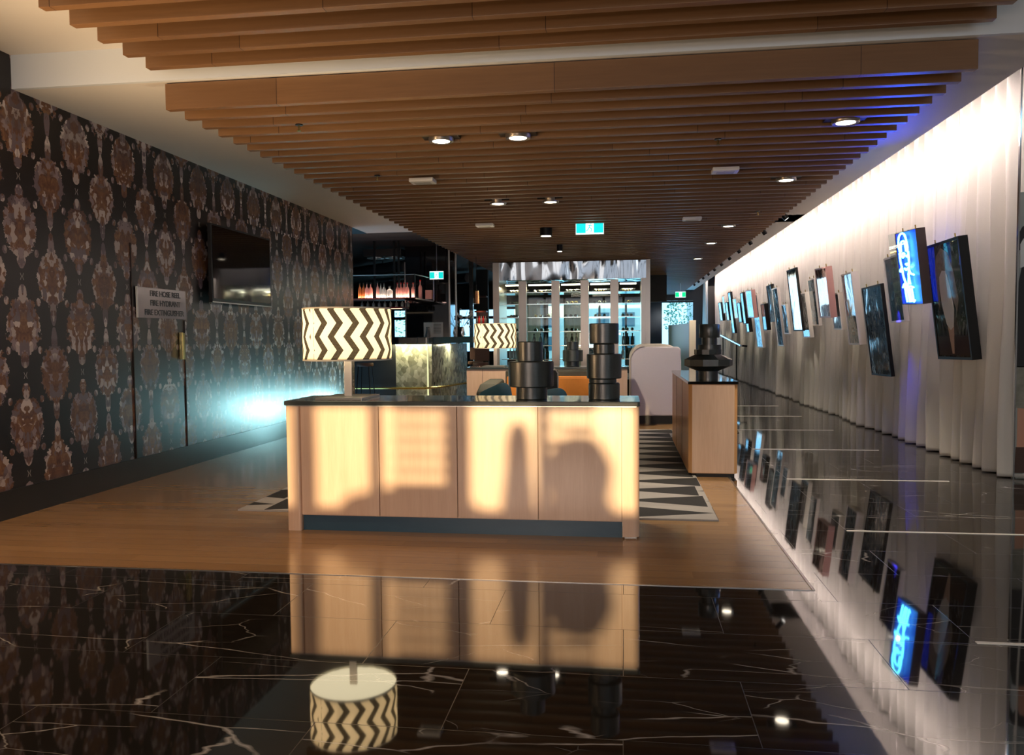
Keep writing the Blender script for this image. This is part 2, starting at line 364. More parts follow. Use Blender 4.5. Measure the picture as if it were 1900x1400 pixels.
# ------------------------------------------------------------------ mesh toolkit
class B:
    def __init__(s): s.m = bmesh.new(); s.mi = 0
    def box(s, x0, x1, y0, y1, z0, z1, bev=0.0):
        a = [s.m.verts.new((x, y, z)) for z in (z0, z1) for y in (y0, y1) for x in (x0, x1)]
        fs = [(0, 2, 3, 1), (4, 5, 7, 6), (0, 1, 5, 4), (2, 6, 7, 3), (0, 4, 6, 2), (1, 3, 7, 5)]
        F = [s.m.faces.new([a[i] for i in f]) for f in fs]
        if bev: 
            es = {e for f in F for e in f.edges}
            bmesh.ops.bevel(s.m, geom=list(es), offset=bev, segments=2, affect='EDGES', profile=.7)
        return s
    def prism(s, pts, vec):
        """pts: list of 3-D points of one face; vec: extrusion"""
        vec = Vector(vec); a = [s.m.verts.new(p) for p in pts]; b = [s.m.verts.new(Vector(p) + vec) for p in pts]
        s.m.faces.new(a); s.m.faces.new(b[::-1]); n = len(a)
        for i in range(n): s.m.faces.new((a[i], b[i], b[(i + 1) % n], a[(i + 1) % n]))
        return s
    def face(s, pts): s.m.faces.new([s.m.verts.new(p) for p in pts]); return s
    def lathe(s, prof, c=(0, 0, 0), seg=40, caps=True, jitter=0.0):
        c = Vector(c); rings = []
        for r, z in prof:
            rings.append([s.m.verts.new(c + Vector((r * math.cos(2 * PI * i / seg), r * math.sin(2 * PI * i / seg), z))) for i in range(seg)])
        for a, b in zip(rings, rings[1:]):
            for i in range(seg): s.m.faces.new((a[i], a[(i + 1) % seg], b[(i + 1) % seg], b[i]))
        if caps: s.m.faces.new(rings[0][::-1]); s.m.faces.new(rings[-1])
        return s
    def tube(s, pts, r, seg=8, closed=False):
        pts = [Vector(p) for p in pts]; rings = []; up = None
        for i, p in enumerate(pts):
            t = (pts[min(i + 1, len(pts) - 1)] - pts[max(i - 1, 0)])
            if closed: t = pts[(i + 1) % len(pts)] - pts[i - 1]
            t.normalize()
            a = t.cross(up if up is not None and abs(t.dot(up)) < .98 else (Vector((0, 0, 1)) if abs(t.z) < .9 else Vector((1, 0, 0)))).normalized(); b = t.cross(a).normalized(); up = b.copy() if False else up
            rr = r[i] if isinstance(r, (list, tuple)) else r
            rings.append([s.m.verts.new(p + a * rr * math.cos(2 * PI * k / seg) + b * rr * math.sin(2 * PI * k / seg)) for k in range(seg)])
        pr = list(zip(rings, rings[1:])) + ([(rings[-1], rings[0])] if closed else [])
        for a, b in pr:
            for i in range(seg): s.m.faces.new((a[i], a[(i + 1) % seg], b[(i + 1) % seg], b[i]))
        if not closed: s.m.faces.new(rings[0][::-1]); s.m.faces.new(rings[-1])
        return s
    def ball(s, c, r, sub=2, sc=(1, 1, 1), noise=0.0):
        g = bmesh.ops.create_icosphere(s.m, subdivisions=sub, radius=r)
        for v in g['verts']:
            if noise: v.co *= 1 + random.uniform(-noise, noise)
            v.co = Vector((v.co.x * sc[0], v.co.y * sc[1], v.co.z * sc[2])) + Vector(c)
        return s
    def build(s, name, mat, parent=None, smooth=False, bev=0.0, kind=None, label=None, sub=0):
        org = Vector((0, 0, 0)); p = parent
        while p is not None: org += p.location; p = p.parent
        bmesh.ops.recalc_face_normals(s.m, faces=s.m.faces)
        for v in s.m.verts: v.co -= org
        me = bpy.data.meshes.new(name); s.m.to_mesh(me); s.m.free()
        mats = mat if isinstance(mat, (list, tuple)) else [mat]
        for q in mats: me.materials.append(q)
        o = bpy.data.objects.new(name, me); C.objects.link(o); o.parent = parent
        if smooth:
            for pl in me.polygons: pl.use_smooth = True
            try: me.set_sharp_from_angle(angle=math.radians(38))
            except Exception: pass
        if bev:
            b = o.modifiers.new('bevel', 'BEVEL'); b.width = bev; b.segments = 2; b.limit_method = 'ANGLE'
        if sub:
            b = o.modifiers.new('subsurf', 'SUBSURF'); b.levels = sub; b.render_levels = sub
        if kind: o['kind'] = kind
        if label: o['label'] = label
        return o
def thing(name, label, cat, loc, group=None):
    o = bpy.data.objects.new(name, None); o.empty_display_size = .1; C.objects.link(o); o.location = loc
    return tag(o, label, cat, group)
def tag(o, label, cat, group=None, kind=None):
    o['label'] = label; o['category'] = cat
    if group: o['group'] = group
    if kind: o['kind'] = kind
    return o
def dup(root, loc, label=None, group=None, rz=None):
    r = root.copy(); C.objects.link(r); r.location = loc
    if rz is not None: r.rotation_euler = (0, 0, rz)
    if label: r['label'] = label
    if group: r['group'] = group
    def rec(src, dst):
        for ch in list(src.children):
            c = ch.copy(); C.objects.link(c); c.parent = dst; rec(ch, c)
    rec(root, r); return r
def struct(name, b, m, **k):
    return b.build(name, m, kind='structure', **k)

# ------------------------------------------------------------------ setting
LW, CUR, WY0, WY1 = -5.2, 4.01, 5.0, 40.0
WOODX = 1.11; FY = 4.90
struct('floor_oak', B().box(LW, WOODX, FY, 16.4, -.05, 0), M['oak_floor'])
struct('floor_marble', B().box(-9, 9, -4.2, FY, -.05, 0).box(WOODX, 9, FY, 38.5, -.05, 0), M['marble'])
struct('floor_bar', B().box(-14, WOODX, 16.4, 38.5, -.05, 0), M['oak_floor'])
struct('trim_1', B().box(WOODX - .008, WOODX + .008, FY, 38, 0, .003).box(LW, WOODX, FY - .006, FY + .006, 0, .003), M['steel'])
struct('wall_left', B().box(LW - .15, LW, -4.2, 15.2, .0, 3.97).box(LW - .25, LW - .15, 15.0, 15.2, 0, 3.97), M['wallpaper'])
struct('baseboard_left', B().box(LW, LW + .012, -4.2, 15.2, 0, .245), plain('baseboard_black', (.010, .011, .010), .28))
struct('trim_2', B().box(LW, LW + .01, 8.016, 8.026, .0, 2.55).box(LW, LW + .01, 9.045, 9.055, .0, 1.75), plain('door_gap', (.05, .035, .03), .3, .7))
struct('wall_bar_side', B().box(-12.2, -12, 15.2, 38.5, 0, 3.9), M['void_black'])
struct('wall_bar_front', B().box(-12, LW - .25, 15.0, 15.2, 0, 3.9), M['void_black'])
# ceilings
struct('ceiling_front', B().box(LW, 9, -4.2, 6.44, 3.96, 4.1), M['white_paint'])
struct('ceiling_bulkhead', B().box(LW, 3.23, 6.40, 6.44, 3.675, 3.96), plain('bulkhead_white', (.62, .68, .74), .55))
struct('ceiling_low', B().box(LW, 3.23, 6.44, 15.2, 3.675, 3.8).box(-4.02, 3.23, 15.2, 16.1, 3.675, 3.8).box(2.80, 3.23, 15.2, 38.4, 3.675, 3.8).box(LW - .0, -4.02, 15.2, 16.1, 3.675, 3.8), M['white_paint'])
struct('ceiling_dark', B().box(-12, 2.80, 16.1, 38.4, 3.665, 3.9).box(2.56, 2.80, 15.25, 16.1, 3.668, 3.675), M['void_black'])
struct('ceiling_cove', B().box(3.18, 3.23, 6.44, 38.4, 3.8, 4.35).box(3.18, 4.4, 6.44, 38.4, 4.35, 4.45).box(3.18, 3.23, 6.40, 6.44, 3.96, 4.45).box(3.23, 4.4, 6.40, 6.44, 3.96, 4.45), M['white_paint'])
struct('wall_right', B().box(4.30, 4.4, 9.12, 38.5, 0, 4.4), M['white_paint'])
# lobby to the right, short return wall that carries the printed poster
pw = plain('return_wall_panel', (.42, .46, .43), .35)
struct('wall_return', B().box(4.05, 9, 9.02, 9.12, 0, 4.4), pw)
struct('wall_lobby', B().box(9, 9.1, -4.2, 9.1, 0, 4.1), M['white_paint'])
struct('ceiling_lobby', B().box(3.23, 9, 6.44, 9.1, 4.35, 4.45), M['white_paint'])
struct('trim_3', B().box(3.985, 4.0, 8.93, 8.96, 0, 4.2), M['chrome'])
struct('trim_4', B().box(4.05, 9, 9.0, 9.02, 3.78, 4.15), M['white_paint'])
# street facade behind the viewpoint: low window, bars and louvres shaped to pattern sun on the desk
wf = mottled('facade_stone', (.05, .045, .04), (.08, .07, .06), 3, .6)
FB = -3.6
struct('wall_front', B().box(-9, -3.05, FB - .12, FB, 0, 2.2).box(-.12, 9, FB - .12, FB, 0, 2.2).box(-3.05, -.12, FB - .12, FB, 0, .9).box(-3.05, -.12, FB - .12, FB, 1.80, 2.2).box(-9, 9, FB - .12, FB, 3.75, 4.0).box(-9, -6.5, FB - .12, FB, 2.2, 3.75).box(6.5, 9, FB - .12, FB, 2.2, 3.75), wf)
fb = B()
for x, hw_ in ((-3.02, .03), (-2.78, .10), (-2.20, .05), (-1.55, .10), (-.90, .04), (-.15, .03)): fb.box(x - hw_, x + hw_, FB - .10, FB - .04, .9, 1.8)
for z in (.93, 1.78): fb.box(-3.05, -.12, FB - .10, FB - .04, z - .03, z + .03)
for xa, xb in ((-2.05, -1.60), (-.88, -.50)):
    for i in range(7): fb.box(xa, xb, FB - .09, FB - .05, 1.0 + i * .115, 1.045 + i * .115)
wn = struct('window_1', B().box(-3.05, -.12, FB - .075, FB - .07, .93, 1.77), M['window_glass'])
fo = fb.build('window_frame', M['black_metal'], wn)
w4 = struct('fill_clerestory', B().box(-6.5, 6.5, FB - .08, FB - .05, 2.2, 3.75), emitter('fill_glow_panel', (.80, .88, 1.0), 1.5, (.5, .5, .5)))  # glowing clerestory added behind the view as front fill and mirror glow
fb = B()
for x in range(-6, 7, 1): fb.box(x * 1.08 - .06, x * 1.08 + .06, FB - .05, FB - .01, 2.2, 3.75)
fb.build('window_frame', M['black_metal'], w4)
lamp('window_fill', 'AREA', (-1.58, FB - .02, 1.36), 130, (1.0, .74, .56), target=(-1.4, 6, 1.0), shape='RECTANGLE', size=2.85, size_y=.85)  # area lamp added at the low window, soft warm fill for the desk
lamp('window_fill', 'AREA', (-3.2, FB + .02, 2.95), 48, (1.0, .84, .70), target=(-2.6, 6, 1.6), shape='RECTANGLE', size=7.5, size_y=1.4)  # area lamp added with the clerestory for general front fill
lamp('window_fill', 'AREA', (4.6, FB + .02, 2.95), 60, (.86, .95, 1.0), target=(3.9, 12, .8), shape='RECTANGLE', size=3.5, size_y=1.4)  # area lamp added at the clerestory to cool the lower curtain
lamp('door_daylight', 'AREA', (0, 38.45, 1.7), 150, (.20, .60, 1.0), target=(0, 20, 1.4), shape='RECTANGLE', size=6.4, size_y=3.0)

# ceiling slats
def slat(y, zb, zt, x0, x1): return B().box(x0, x1, y, y + .07, zb, zt, .004)
k = 0
ya = 6.13
while ya > -3.4:
    o = slat(0, 0, .27, -3.79, 2.57).build('ceiling_slat', M['slat']) if k == 0 else dup(sl0, (0, 0, 0))
    if k == 0: sl0 = o
    o.location = (0, ya, 3.69)
    tag(o, 'oak ceiling slat in the higher group nearest the viewer', 'ceiling slat', 'higher front ceiling slats')
    if ya < -.5: pass
    ya -= .30; k += 1
sl1 = None; k = 0; yb = 6.455
while yb < 38.0:
    if sl1 is None:
        o = sl1 = slat(0, 0, .215, -3.82, 2.585).build('ceiling_slat', M['slat'])
        tag(o, 'broad-faced oak ceiling slat directly below the white bulkhead', 'ceiling slat')
    else:
        o = dup(sl1, (0, 0, 0), 'oak ceiling slat in the long lower field behind the bulkhead', 'lower ceiling slats')
        o['category'] = 'ceiling slat'
    o.location = (0, yb, 3.45)
    yb += .298; k += 1

# curtain
def curtain(y0, y1, xc, z0, z1, seed, amp=.15):
    rnd = random.Random(seed); b = B(); folds = []; y = y0
    while y < y1 + .5:
        wl = rnd.uniform(.22, .46); folds.append((y, wl, rnd.uniform(.55, 1.0) * amp * min(1.0, wl / .3))); y += wl
    ny = int((y1 - y0) / .022); rows = [0, .04, .5, 1.2, 2.0, 2.8, 3.4, z1 - z0]
    grid = []; fi = 0
    for i in range(ny + 1):
        yy = y0 + (y1 - y0) * i / ny
        while fi < len(folds) - 1 and yy > folds[fi][0] + folds[fi][1]: fi += 1
        fy, wl, a = folds[fi]; t = (yy - fy) / wl
        f = .5 - .5 * math.cos(2 * PI * t) if 0 < t < 1 else 0
        col = []
        for z in rows:
            kz = z / rows[-1]
            g = 1.0 - .35 * kz + (.12 * math.sin(z * 2 + fi) )
            x = xc - a * g * (2 * f - 1) + .012 * math.sin(yy * 31 + z * 1.3) + .02 * math.sin(yy * 1.7)
            dy = .03 * math.sin(fi * 2.1 + z * .9) * (1 - kz)
            if z < .03: x += 0.0
            col.append(b.m.verts.new((x, yy + dy, z0 + z)))
        grid.append(col)
    for a, c in zip(grid, grid[1:]):
        for j in range(len(rows) - 1): b.m.faces.new((a[j], c[j], c[j + 1], a[j + 1]))
    return b
o = curtain(8.95, 35.9, CUR, .012, 4.32, 3).build('curtain', M['curtain'], smooth=True)
sm = o.modifiers.new('solid', 'SOLIDIFY'); sm.thickness = .006
tag(o, 'long pale floor-length pleated curtain along the right side of the corridor', 'curtain')
o = curtain(36.1, 38.2, 3.62, .03, 4.3, 5, .05).build('curtain', M['curtain'], smooth=True)
tag(o, 'short bluish-lit curtain beside the far glass door, past the black pier', 'curtain')
o = B().box(3.62, 3.95, 35.93, 36.08, 0, 3.69).build('pier', M['black_paint'])
tag(o, 'narrow black upright pier between the long curtain and the short far curtain', 'pier')
M['led'] = emitter('led_diffuser', (1.0, .80, .76), 14.0)
o = thing('cove_light_strip', 'long glowing light strip in the ceiling cove above the curtain', 'light', (3.235, 22, 3.83))
B().box(3.232, 3.25, 8, 36, 3.82, 3.835).build('diffuser', M['led'], o)
B().box(3.23, 3.255, 8, 36, 3.80, 3.82).build('channel', M['steel'], o)

# white inlay strips in the marble
st0 = None
for i in range(7):
    y = 4.145 + 2.305 * i
    lab = ['nearest pale inlay strip in the black marble at lower right', 'pale inlay strip in the marble level with the near desk front', 'pale inlay strip in the marble level with the side console front',
           'pale inlay strip in the marble, fourth from the viewer', 'pale inlay strip in the marble, fifth from the viewer', 'pale inlay strip in the marble, sixth from the viewer', 'farthest visible pale inlay strip in the marble corridor'][i]
    if st0 is None: o = st0 = B().box(1.70, 3.30, -.012, .012, 0, .004).build('floor_inlay_strip', plain('inlay_white', (.78, .76, .70), .3))
    else: o = st0.copy(); C.objects.link(o)
    o.location = (0, y, 0); tag(o, lab, 'floor strip', 'pale inlay strips across the marble')

# ------------------------------------------------------------------ near desk
def rounded_rect(x0, x1, y0, y1, r, corners=(1, 1, 1, 1), n=6):
    out = []
    for (cx, cy, a0, on) in ((x1 - r, y0 + r, -90, corners[1]), (x1 - r, y1 - r, 0, corners[2]), (x0 + r, y1 - r, 90, corners[3]), (x0 + r, y0 + r, 180, corners[0])):
        if on:
            for i in range(n + 1):
                a = math.radians(a0 + 90 * i / n); out.append((cx + r * math.cos(a), cy + r * math.sin(a)))
        else:
            a = math.radians(a0 + 45); out.append((cx + r * (1 if math.cos(a) > 0 else -1), cy + r * (1 if math.sin(a) > 0 else -1)))
    return out
def flat(pts, z): return [(x, y, z) for x, y in pts]
DX0, DX1, DY, DD = -2.635, .115, 6.03, .62
t = thing('reception_desk', 'long low oak reception desk in the centre with dark stone top', 'desk', ((DX0 + DX1) / 2, DY, 0))
B().box(DX0 + .02, DX1 - .02, DY + .03, DY + DD, .12, .99).build('carcass', M['oak_desk'], t)
B().prism(flat(rounded_rect(DX0, DX0 + .115, DY, DY + DD, .02), .0), (0, 0, .99)).build('end_post', M['oak_desk'], t, True)
B().prism(flat(rounded_rect(DX1 - .125, DX1, DY, DY + DD, .05, (0, 1, 1, 0)), .012), (0, 0, .978)).build('end_post', M['oak_desk'], t, True)
xs = [-2.515, -1.88, -1.262, -.640, -.013]
for a, b in zip(xs, xs[1:]):
    B().box(a + .003, b - .003, DY, DY + .028, .13, .985, .002).build('front_panel', M['oak_desk'], t)
B().box(-2.515, -.013, DY + .035, DY + .06, .0, .128).build('plinth', M['kick'], t, label='dark blue-grey recessed plinth')
tp = rounded_rect(DX0 - .01, DX1 + .005, DY - .015, DY + DD + .01, .02)
B().prism(flat(tp, .992), (0, 0, .034)).build('stone_top', M['stone_top'], t, bev=.003)
B().prism(flat(rounded_rect(DX0 + .003, DX1 - .003, DY - .006, DY + DD, .02), .985), (0, 0, .007)).build('metal_reveal', M['steel'], t)
B().box(DX1 - .11, DX1 - .02, DY + .03, DY + .12, 0, .012).build('foot', M['steel'], t)
TOP = 1.026
# ------------------------------------------------------------------ table lamps
def table_lamp(x, y, z, lab):
    t = thing('table_lamp', lab, 'lamp', (x, y, z))
    B().box(x - .19, x + .19, y - .24, y + .24, z, z + .018, .003).build('base', plain('lamp_base_steel_' + str(int(y)), (.20, .19, .18), .35, 1.0), t)
    B().box(x - .03, x + .03, y - .012, y + .012, z + .018, z + .36, .002).build('pole', plain('lamp_pole_' + str(int(y)), (.50, .44, .40), .35, .8), t)
    R, h0, h1 = .355, z + .315, z + .725
    sh = B(); sh.lathe([(R, h0), (R, h1)], (x, y, 0), 64, False); so = sh.build('shade', M['chevron'], t, True)
    # object-space height for the zigzag pattern follows the lamp base
    for nm, zz in (('shade_rim', h0), ('shade_rim', h1)):
        B().lathe([(R + .002, zz - .006), (R + .002, zz + .006), (R - .004, zz + .006), (R - .004, zz - .006), (R + .002, zz - .006)], (x, y, 0), 64, False).build(nm, plain('rim_cloth', (.62, .58, .48), .7), so, True)
    df = NT('shade_diffuser_' + str(int(y))); df.set(color=(.85, .78, .62), rough=.6, emit=(1, .86, .55), es=3.2)
    B().lathe([(R - .004, h0 + .012), (R - .004, h0 + .016)], (x, y, 0), 48).build('bottom_diffuser', df.m, t)
    B().tube([(x, y, z + .36), (x, y, z + .46)], .02, 12).build('bulb_holder', M['black_metal'], t)
    B().ball((x, y, z + .50), .045, 3).build('bulb', emitter('bulb_glow', (1, .82, .55), 12), t, True)
    sp = B(); sp.tube([(x - R + .01, y, z + .43), (x + R - .01, y, z + .43)], .004, 6); sp.tube([(x, y - R + .01, z + .43), (x, y + R - .01, z + .43)], .004, 6)
    sp.build('spider_frame', M['black_metal'], t)
    return t
t = table_lamp(-2.225, 6.34, TOP, 'chevron-shaded table lamp standing on the near reception desk')
lamp('lamp_bulb', 'POINT', (-2.225, 6.34, TOP + .56), 36, (1, .80, .52), t, shadow_soft_size=.05)
t = table_lamp(-2.155, 13.55, TOP, 'smaller-looking chevron-shaded table lamp on the far console')
lamp('lamp_bulb', 'POINT', (-2.155, 13.55, TOP + .56), 30, (1, .80, .52), t, shadow_soft_size=.05)

# ------------------------------------------------------------------ turned vases (stacked drums)
def drums(name, lab, c, specs, facet=0):
    z = c[2]; t = thing(name, lab, 'vase', c)
    for i, (r, h, dx, dy) in enumerate(specs):
        b = B(); e = min(.006, h * .2)
        b.lathe([(r - e, z + 0), (r, z + e), (r, z + h - e), (r - e, z + h)], (c[0] + dx, c[1] + dy, 0), facet or 48)
        b.build('drum', M['charred'], t, not facet); z += h - .0005
    return t
drums('turned_vase', 'squat black turned-wood vase with a wide middle drum, left on the desk', (-.715, 6.30, TOP),
      [(.122, .098, .0, 0), (.178, .198, -.005, 0), (.100, .155, -.010, 0)])
drums('turned_vase', 'tall black turned-wood vase of five offset drums at the desk right end', (-.150, 6.30, TOP),
      [(.121, .125, .0, 0), (.106, .036, -.01, 0), (.134, .19, .0, 0), (.082, .078, .0, 0), (.113, .158, -.0, 0)])
drums('turned_vase', 'small black turned vase on the far console', (-.845, 13.6, TOP), [(.11, .085, 0, 0), (.17, .19, 0, 0), (.10, .14, 0, 0)])
def faceted(c):
    t = thing('turned_vase', 'black faceted vase with a wide angular waist on the side console', 'vase', c)
    x, y, z = c
    B().lathe([(.105, z), (.105, z + .10)], (x, y, 0), 40).build('foot', M['charred'], t, True)
    B().lathe([(.12, z + .095), (.262, z + .155), (.262, z + .225), (.13, z + .285)], (x, y, 0), 10).build('waist', M['charred'], t)
    B().lathe([(.150, z + .28), (.150, z + .335)], (x - .005, y, 0), 12).build('shoulder', M['charred'], t)
    B().lathe([(.125, z + .33), (.125, z + .385)], (x + .012, y, 0), 30).build('collar', M['charred'], t, True)
    B().lathe([(.083, z + .38), (.083, z + .47)], (x + .01, y, 0), 30).build('neck', M['charred'], t, True)
    B().lathe([(.110, z + .465), (.113, z + .47), (.113, z + .61), (.110, z + .615)], (x + .01, y, 0), 30).build('mouth', M['charred'], t, True)
faceted((.935, 9.22, TOP))

# ------------------------------------------------------------------ side console
t = thing('side_console', 'long oak console with dark top standing end-on beside the corridor', 'console table', (.945, 8.82, 0))
cx0, cx1, cy0, cy1 = .690, 1.200, 8.80, 11.78
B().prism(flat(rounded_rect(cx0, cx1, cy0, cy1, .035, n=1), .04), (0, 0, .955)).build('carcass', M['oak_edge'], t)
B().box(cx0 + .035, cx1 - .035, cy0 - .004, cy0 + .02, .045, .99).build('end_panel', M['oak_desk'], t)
B().box(cx0 + .08, cx1 - .03, cy0 + .02, cy1 - .02, 0.0, .04).build('plinth', M['black_paint'], t)
B().prism(flat(rounded_rect(cx0 - .008, cx1 + .008, cy0 - .01, cy1 + .01, .02), .995), (0, 0, .032)).build('stone_top', M['gloss_black'], t, bev=.003)
for y in (9.8, 10.8): B().box(cx0 - .003, cx0, y - .002, y + .002, .05, .99).build('side_joint', M['black_paint'], t)
lt = B().tube([(1.22, 9.1, .44), (1.25, 9.1, .44), (1.25, 9.2, .46), (1.22, 9.2, .46)], .008)
lt.build('side_latch', M['black_metal'], t)
# rug
o = B().box(-3.38, .765, 6.68, 13.22, 0.0, .014).build('rug', M['rug'])
tag(o, 'flat-woven rug of pale and black triangles under the seating area', 'rug')

# ------------------------------------------------------------------ far console, booth, cushions
t = thing('far_console', 'far oak console with dark top carrying the second lamp', 'console table', (-1.26, 13.3, 0))
B().box(-2.60, .06, 13.27, 13.92, .05, .99).build('carcass', M['oak_desk'], t)
B().prism(flat(rounded_rect(-2.62, .08, 13.25, 13.94, .03), .992), (0, 0, .034)).build('stone_top', M['stone_top'], t, bev=.003)
B().box(-2.33, -2.325, 13.262, 13.27, .05, .99).build('panel_joint', M['black_paint'], t)
B().box(-.30, -.295, 13.262, 13.27, .05, .99).build('panel_joint', M['black_paint'], t)
B().box(-2.55, .0, 13.3, 13.9, 0, .05).build('plinth', M['black_paint'], t)
t = thing('banquette', 'olive-grey banquette with an orange back in front of the far console', 'sofa', (-1.05, 12.6, 0))
B().box(-1.90, -.38, 12.95, 13.2, .10, .985, .03).build('back_shell', M['olive'], t)
B().box(-1.86, -.42, 12.80, 12.96, .42, .895, .04).build('back_cushion', M['orange'], t, label='orange back cushion')
B().box(-1.95, -.33, 12.1, 12.96, .22, .46, .04).build('seat_cushion', M['olive'], t)
for a in ((-2.22, -1.95), (-.40, -.30)):
    b = B(); x0, x1 = a
    b.prism([(x0, 12.05, .1), (x0, 13.2, .1), (x0, 13.2, .84), (x0, 12.35, .80), (x0, 12.05, .70)], (x1 - x0, 0, 0)); b.build('arm', M['olive'], t, bev=.04)
for x in (-2.1, -.4):
    for y in (12.2, 13.1): B().box(x - .03, x + .03, y - .03, y + .03, .014, .12).build('leg', M['black_metal'], t)
# near armchairs seen only by their tops, with teal cushions
def armchair(x, y, lab):
    t = thing('armchair', lab, 'armchair', (x, y, 0))
    B().box(x - .38, x + .38, y - .35, y + .40, .22, .44, .05).build('seat', M['olive'], t)
    B().box(x - .38, x + .38, y - .42, y - .30, .22, .54, .04).build('back', M['olive'], t)
    for s in (-1, 1): B().box(x + s * .38 - .05, x + s * .38 + .05, y - .38, y + .38, .18, .58, .03).build('arm', M['olive'], t)
    for sx in (-.33, .33):
        for sy in (-.33, .33): B().tube([(x + sx, y + sy, 0.014), (x + sx, y + sy, .22)], .018).build('leg', M['black_metal'], t)
armchair(-1.75, 9.9, 'low olive armchair behind the desk, below the far lamp')
armchair(-.83, 9.9, 'low olive armchair behind the desk, between the two vases')
def cushion(x, y, z, lab, ry, sc=.23):
    g = B(); g.ball((0, 0, 0), sc, 4)
    for v in g.m.verts:
        p = v.co / sc; ex = .45
        q = Vector((math.copysign(abs(p.x) ** ex, p.x), math.copysign(abs(p.y) ** ex, p.y), p.z * .42 * (1 - .5 * max(abs(p.x), abs(p.y)) ** 3)))
        q = Vector((q.x * .85, q.y * .85, q.z)) * sc
        v.co = Matrix.Rotation(ry, 3, 'Y') @ (Matrix.Rotation(.5, 3, 'X') @ q) + Vector((x, y, z))
    o = g.build('cushion', M['teal'], None, True); tag(o, lab, 'cushion'); return o
cushion(-1.60, 10.0, .74, 'teal cushion on the armchair, poking up left of the squat vase', -.42, .27)
cushion(-.92, 10.0, .70, 'teal cushion on the armchair, poking up between the two vases', -.15, .27)
# side chair with pale edge behind the squat vase
t = thing('dining_chair', 'black upright chair with pale edging half hidden behind the squat vase', 'chair', (-1.0, 11.2, 0))
B().box(-1.45, -.90, 11.1, 11.16, .42, 1.06, .02).build('backrest', M['black_paint'], t)
B().tube([(-.895, 11.08, .45), (-.895, 11.08, 1.02), (-.93, 11.08, 1.07), (-1.2, 11.08, 1.07)], .01).build('piping', M['cream_piping'], t)
B().box(-1.45, -.90, 11.16, 11.65, .40, .47, .02).build('seat', M['black_paint'], t)
for x in (-1.40, -.95):
    for y in (11.15, 11.6): B().box(x - .02, x + .02, y - .02, y + .02, 0.014, .41).build('leg', M['black_metal'], t)

# tall lavender wing booth
t = thing('wing_booth', 'tall pale lavender upholstered booth end with rounded corner and black plinth', 'booth', (.55, 14.2, 0))
def wing(x0, x1, y, z0, z1, r1, r2, d):
    pts = [(x0, y, z0), (x0, y, z1 - r1)]
    for i in range(9):
        a = PI - PI / 2 * i / 8; pts.append((x0 + r1 + r1 * math.cos(a), y, z1 - r1 + r1 * math.sin(a)))
    for i in range(7):
        a = PI / 2 - PI / 2 * i / 6; pts.append((x1 - r2 + r2 * math.cos(a), y, z1 - r2 + r2 * math.sin(a)))
    pts.append((x1, y, z0)); return B().prism(pts, (0, d, 0))
wing(.13, .975, 14.18, .14, 1.335, .20, .07, .10).build('end_panel', M['lavender'], t, bev=.025)
wing(.10, .99, 14.285, .14, 1.385, .24, .30, .75).build('shell', M['cream_piping'], t, bev=.02)
B().tube([(.115, 14.17, .30), (.115, 14.17, 1.12), (.135, 14.17, 1.2), (.19, 14.17, 1.28), (.27, 14.17, 1.335), (.36, 14.17, 1.35)], .012).build('piping', M['cream_piping'], t)
B().box(.13, .98, 14.2, 15.0, 0, .14).build('plinth', M['black_paint'], t)

# curved screen, far right; the blue of the daylight is in its colour
b = B(); pts = []
A = P(1240, 610, 'y', 24.5); Bp = P(1278, 600, 'y', 21.5)
for i in range(13):
    f = i / 12; x = A.x + (Bp.x - A.x) * f; y = A.y + (Bp.y - A.y) * (1 - (1 - f) ** 2) ** .5 if False else A.y + (Bp.y - A.y) * (f ** 1.6)
    pts.append((x, y))
z1 = 1.86
v = [[b.m.verts.new((x, y, z)) for z in (0, z1)] for x, y in pts]
w2 = [[b.m.verts.new((x + .05, y + .06, z)) for z in (0, z1)] for x, y in pts]
for a, c in zip(v, v[1:]): b.m.faces.new((a[0], c[0], c[1], a[1]))
for a, c in zip(w2, w2[1:]): b.m.faces.new((a[0], c[0], c[1], a[1]))
for a, c, e, f in zip(v, v[1:], w2, w2[1:]): b.m.faces.new((a[1], c[1], f[1], e[1]))
for a, e in ((v[0], w2[0]), (v[-1], w2[-1])): b.m.faces.new((a[0], a[1], e[1], e[0]))
t = thing('curved_screen', 'curved pale partition screen standing before the far glass doors', 'screen', (A.x, 22, 0))
b.build('screen_panel', M['pale_screen'], t)
B().box(Bp.x, Bp.x + .17, 21.35, 21.5, 0, 1.93, .01).build('end_post', M['cream_piping'], t, label='cream end post')
# handrail
t = thing('handrail', 'chrome handrail in front of the far part of the curtain', 'handrail', (3.6, 27, 0))
r0 = P(1375, 641, 'x', 3.62); r1 = P(1338, 622, 'x', 3.62)
B().tube([r0, r1], .035, 10).build('rail', M['chrome'], t, True)
B().tube([r0 + Vector((0, .1, 0)), r0 + Vector((.2, .1, -.02))], .03, 8).build('bracket', M['black_metal'], t)
B().tube([r0 + Vector((0, 1, .05)), (r0.x, r0.y + 1, 0)], .02, 8).build('post', M['black_metal'], t)
B().tube([r1 + Vector((0, -.6, 0)), (r1.x, r1.y - .6, 0)], .02, 8).build('post', M['black_metal'], t)

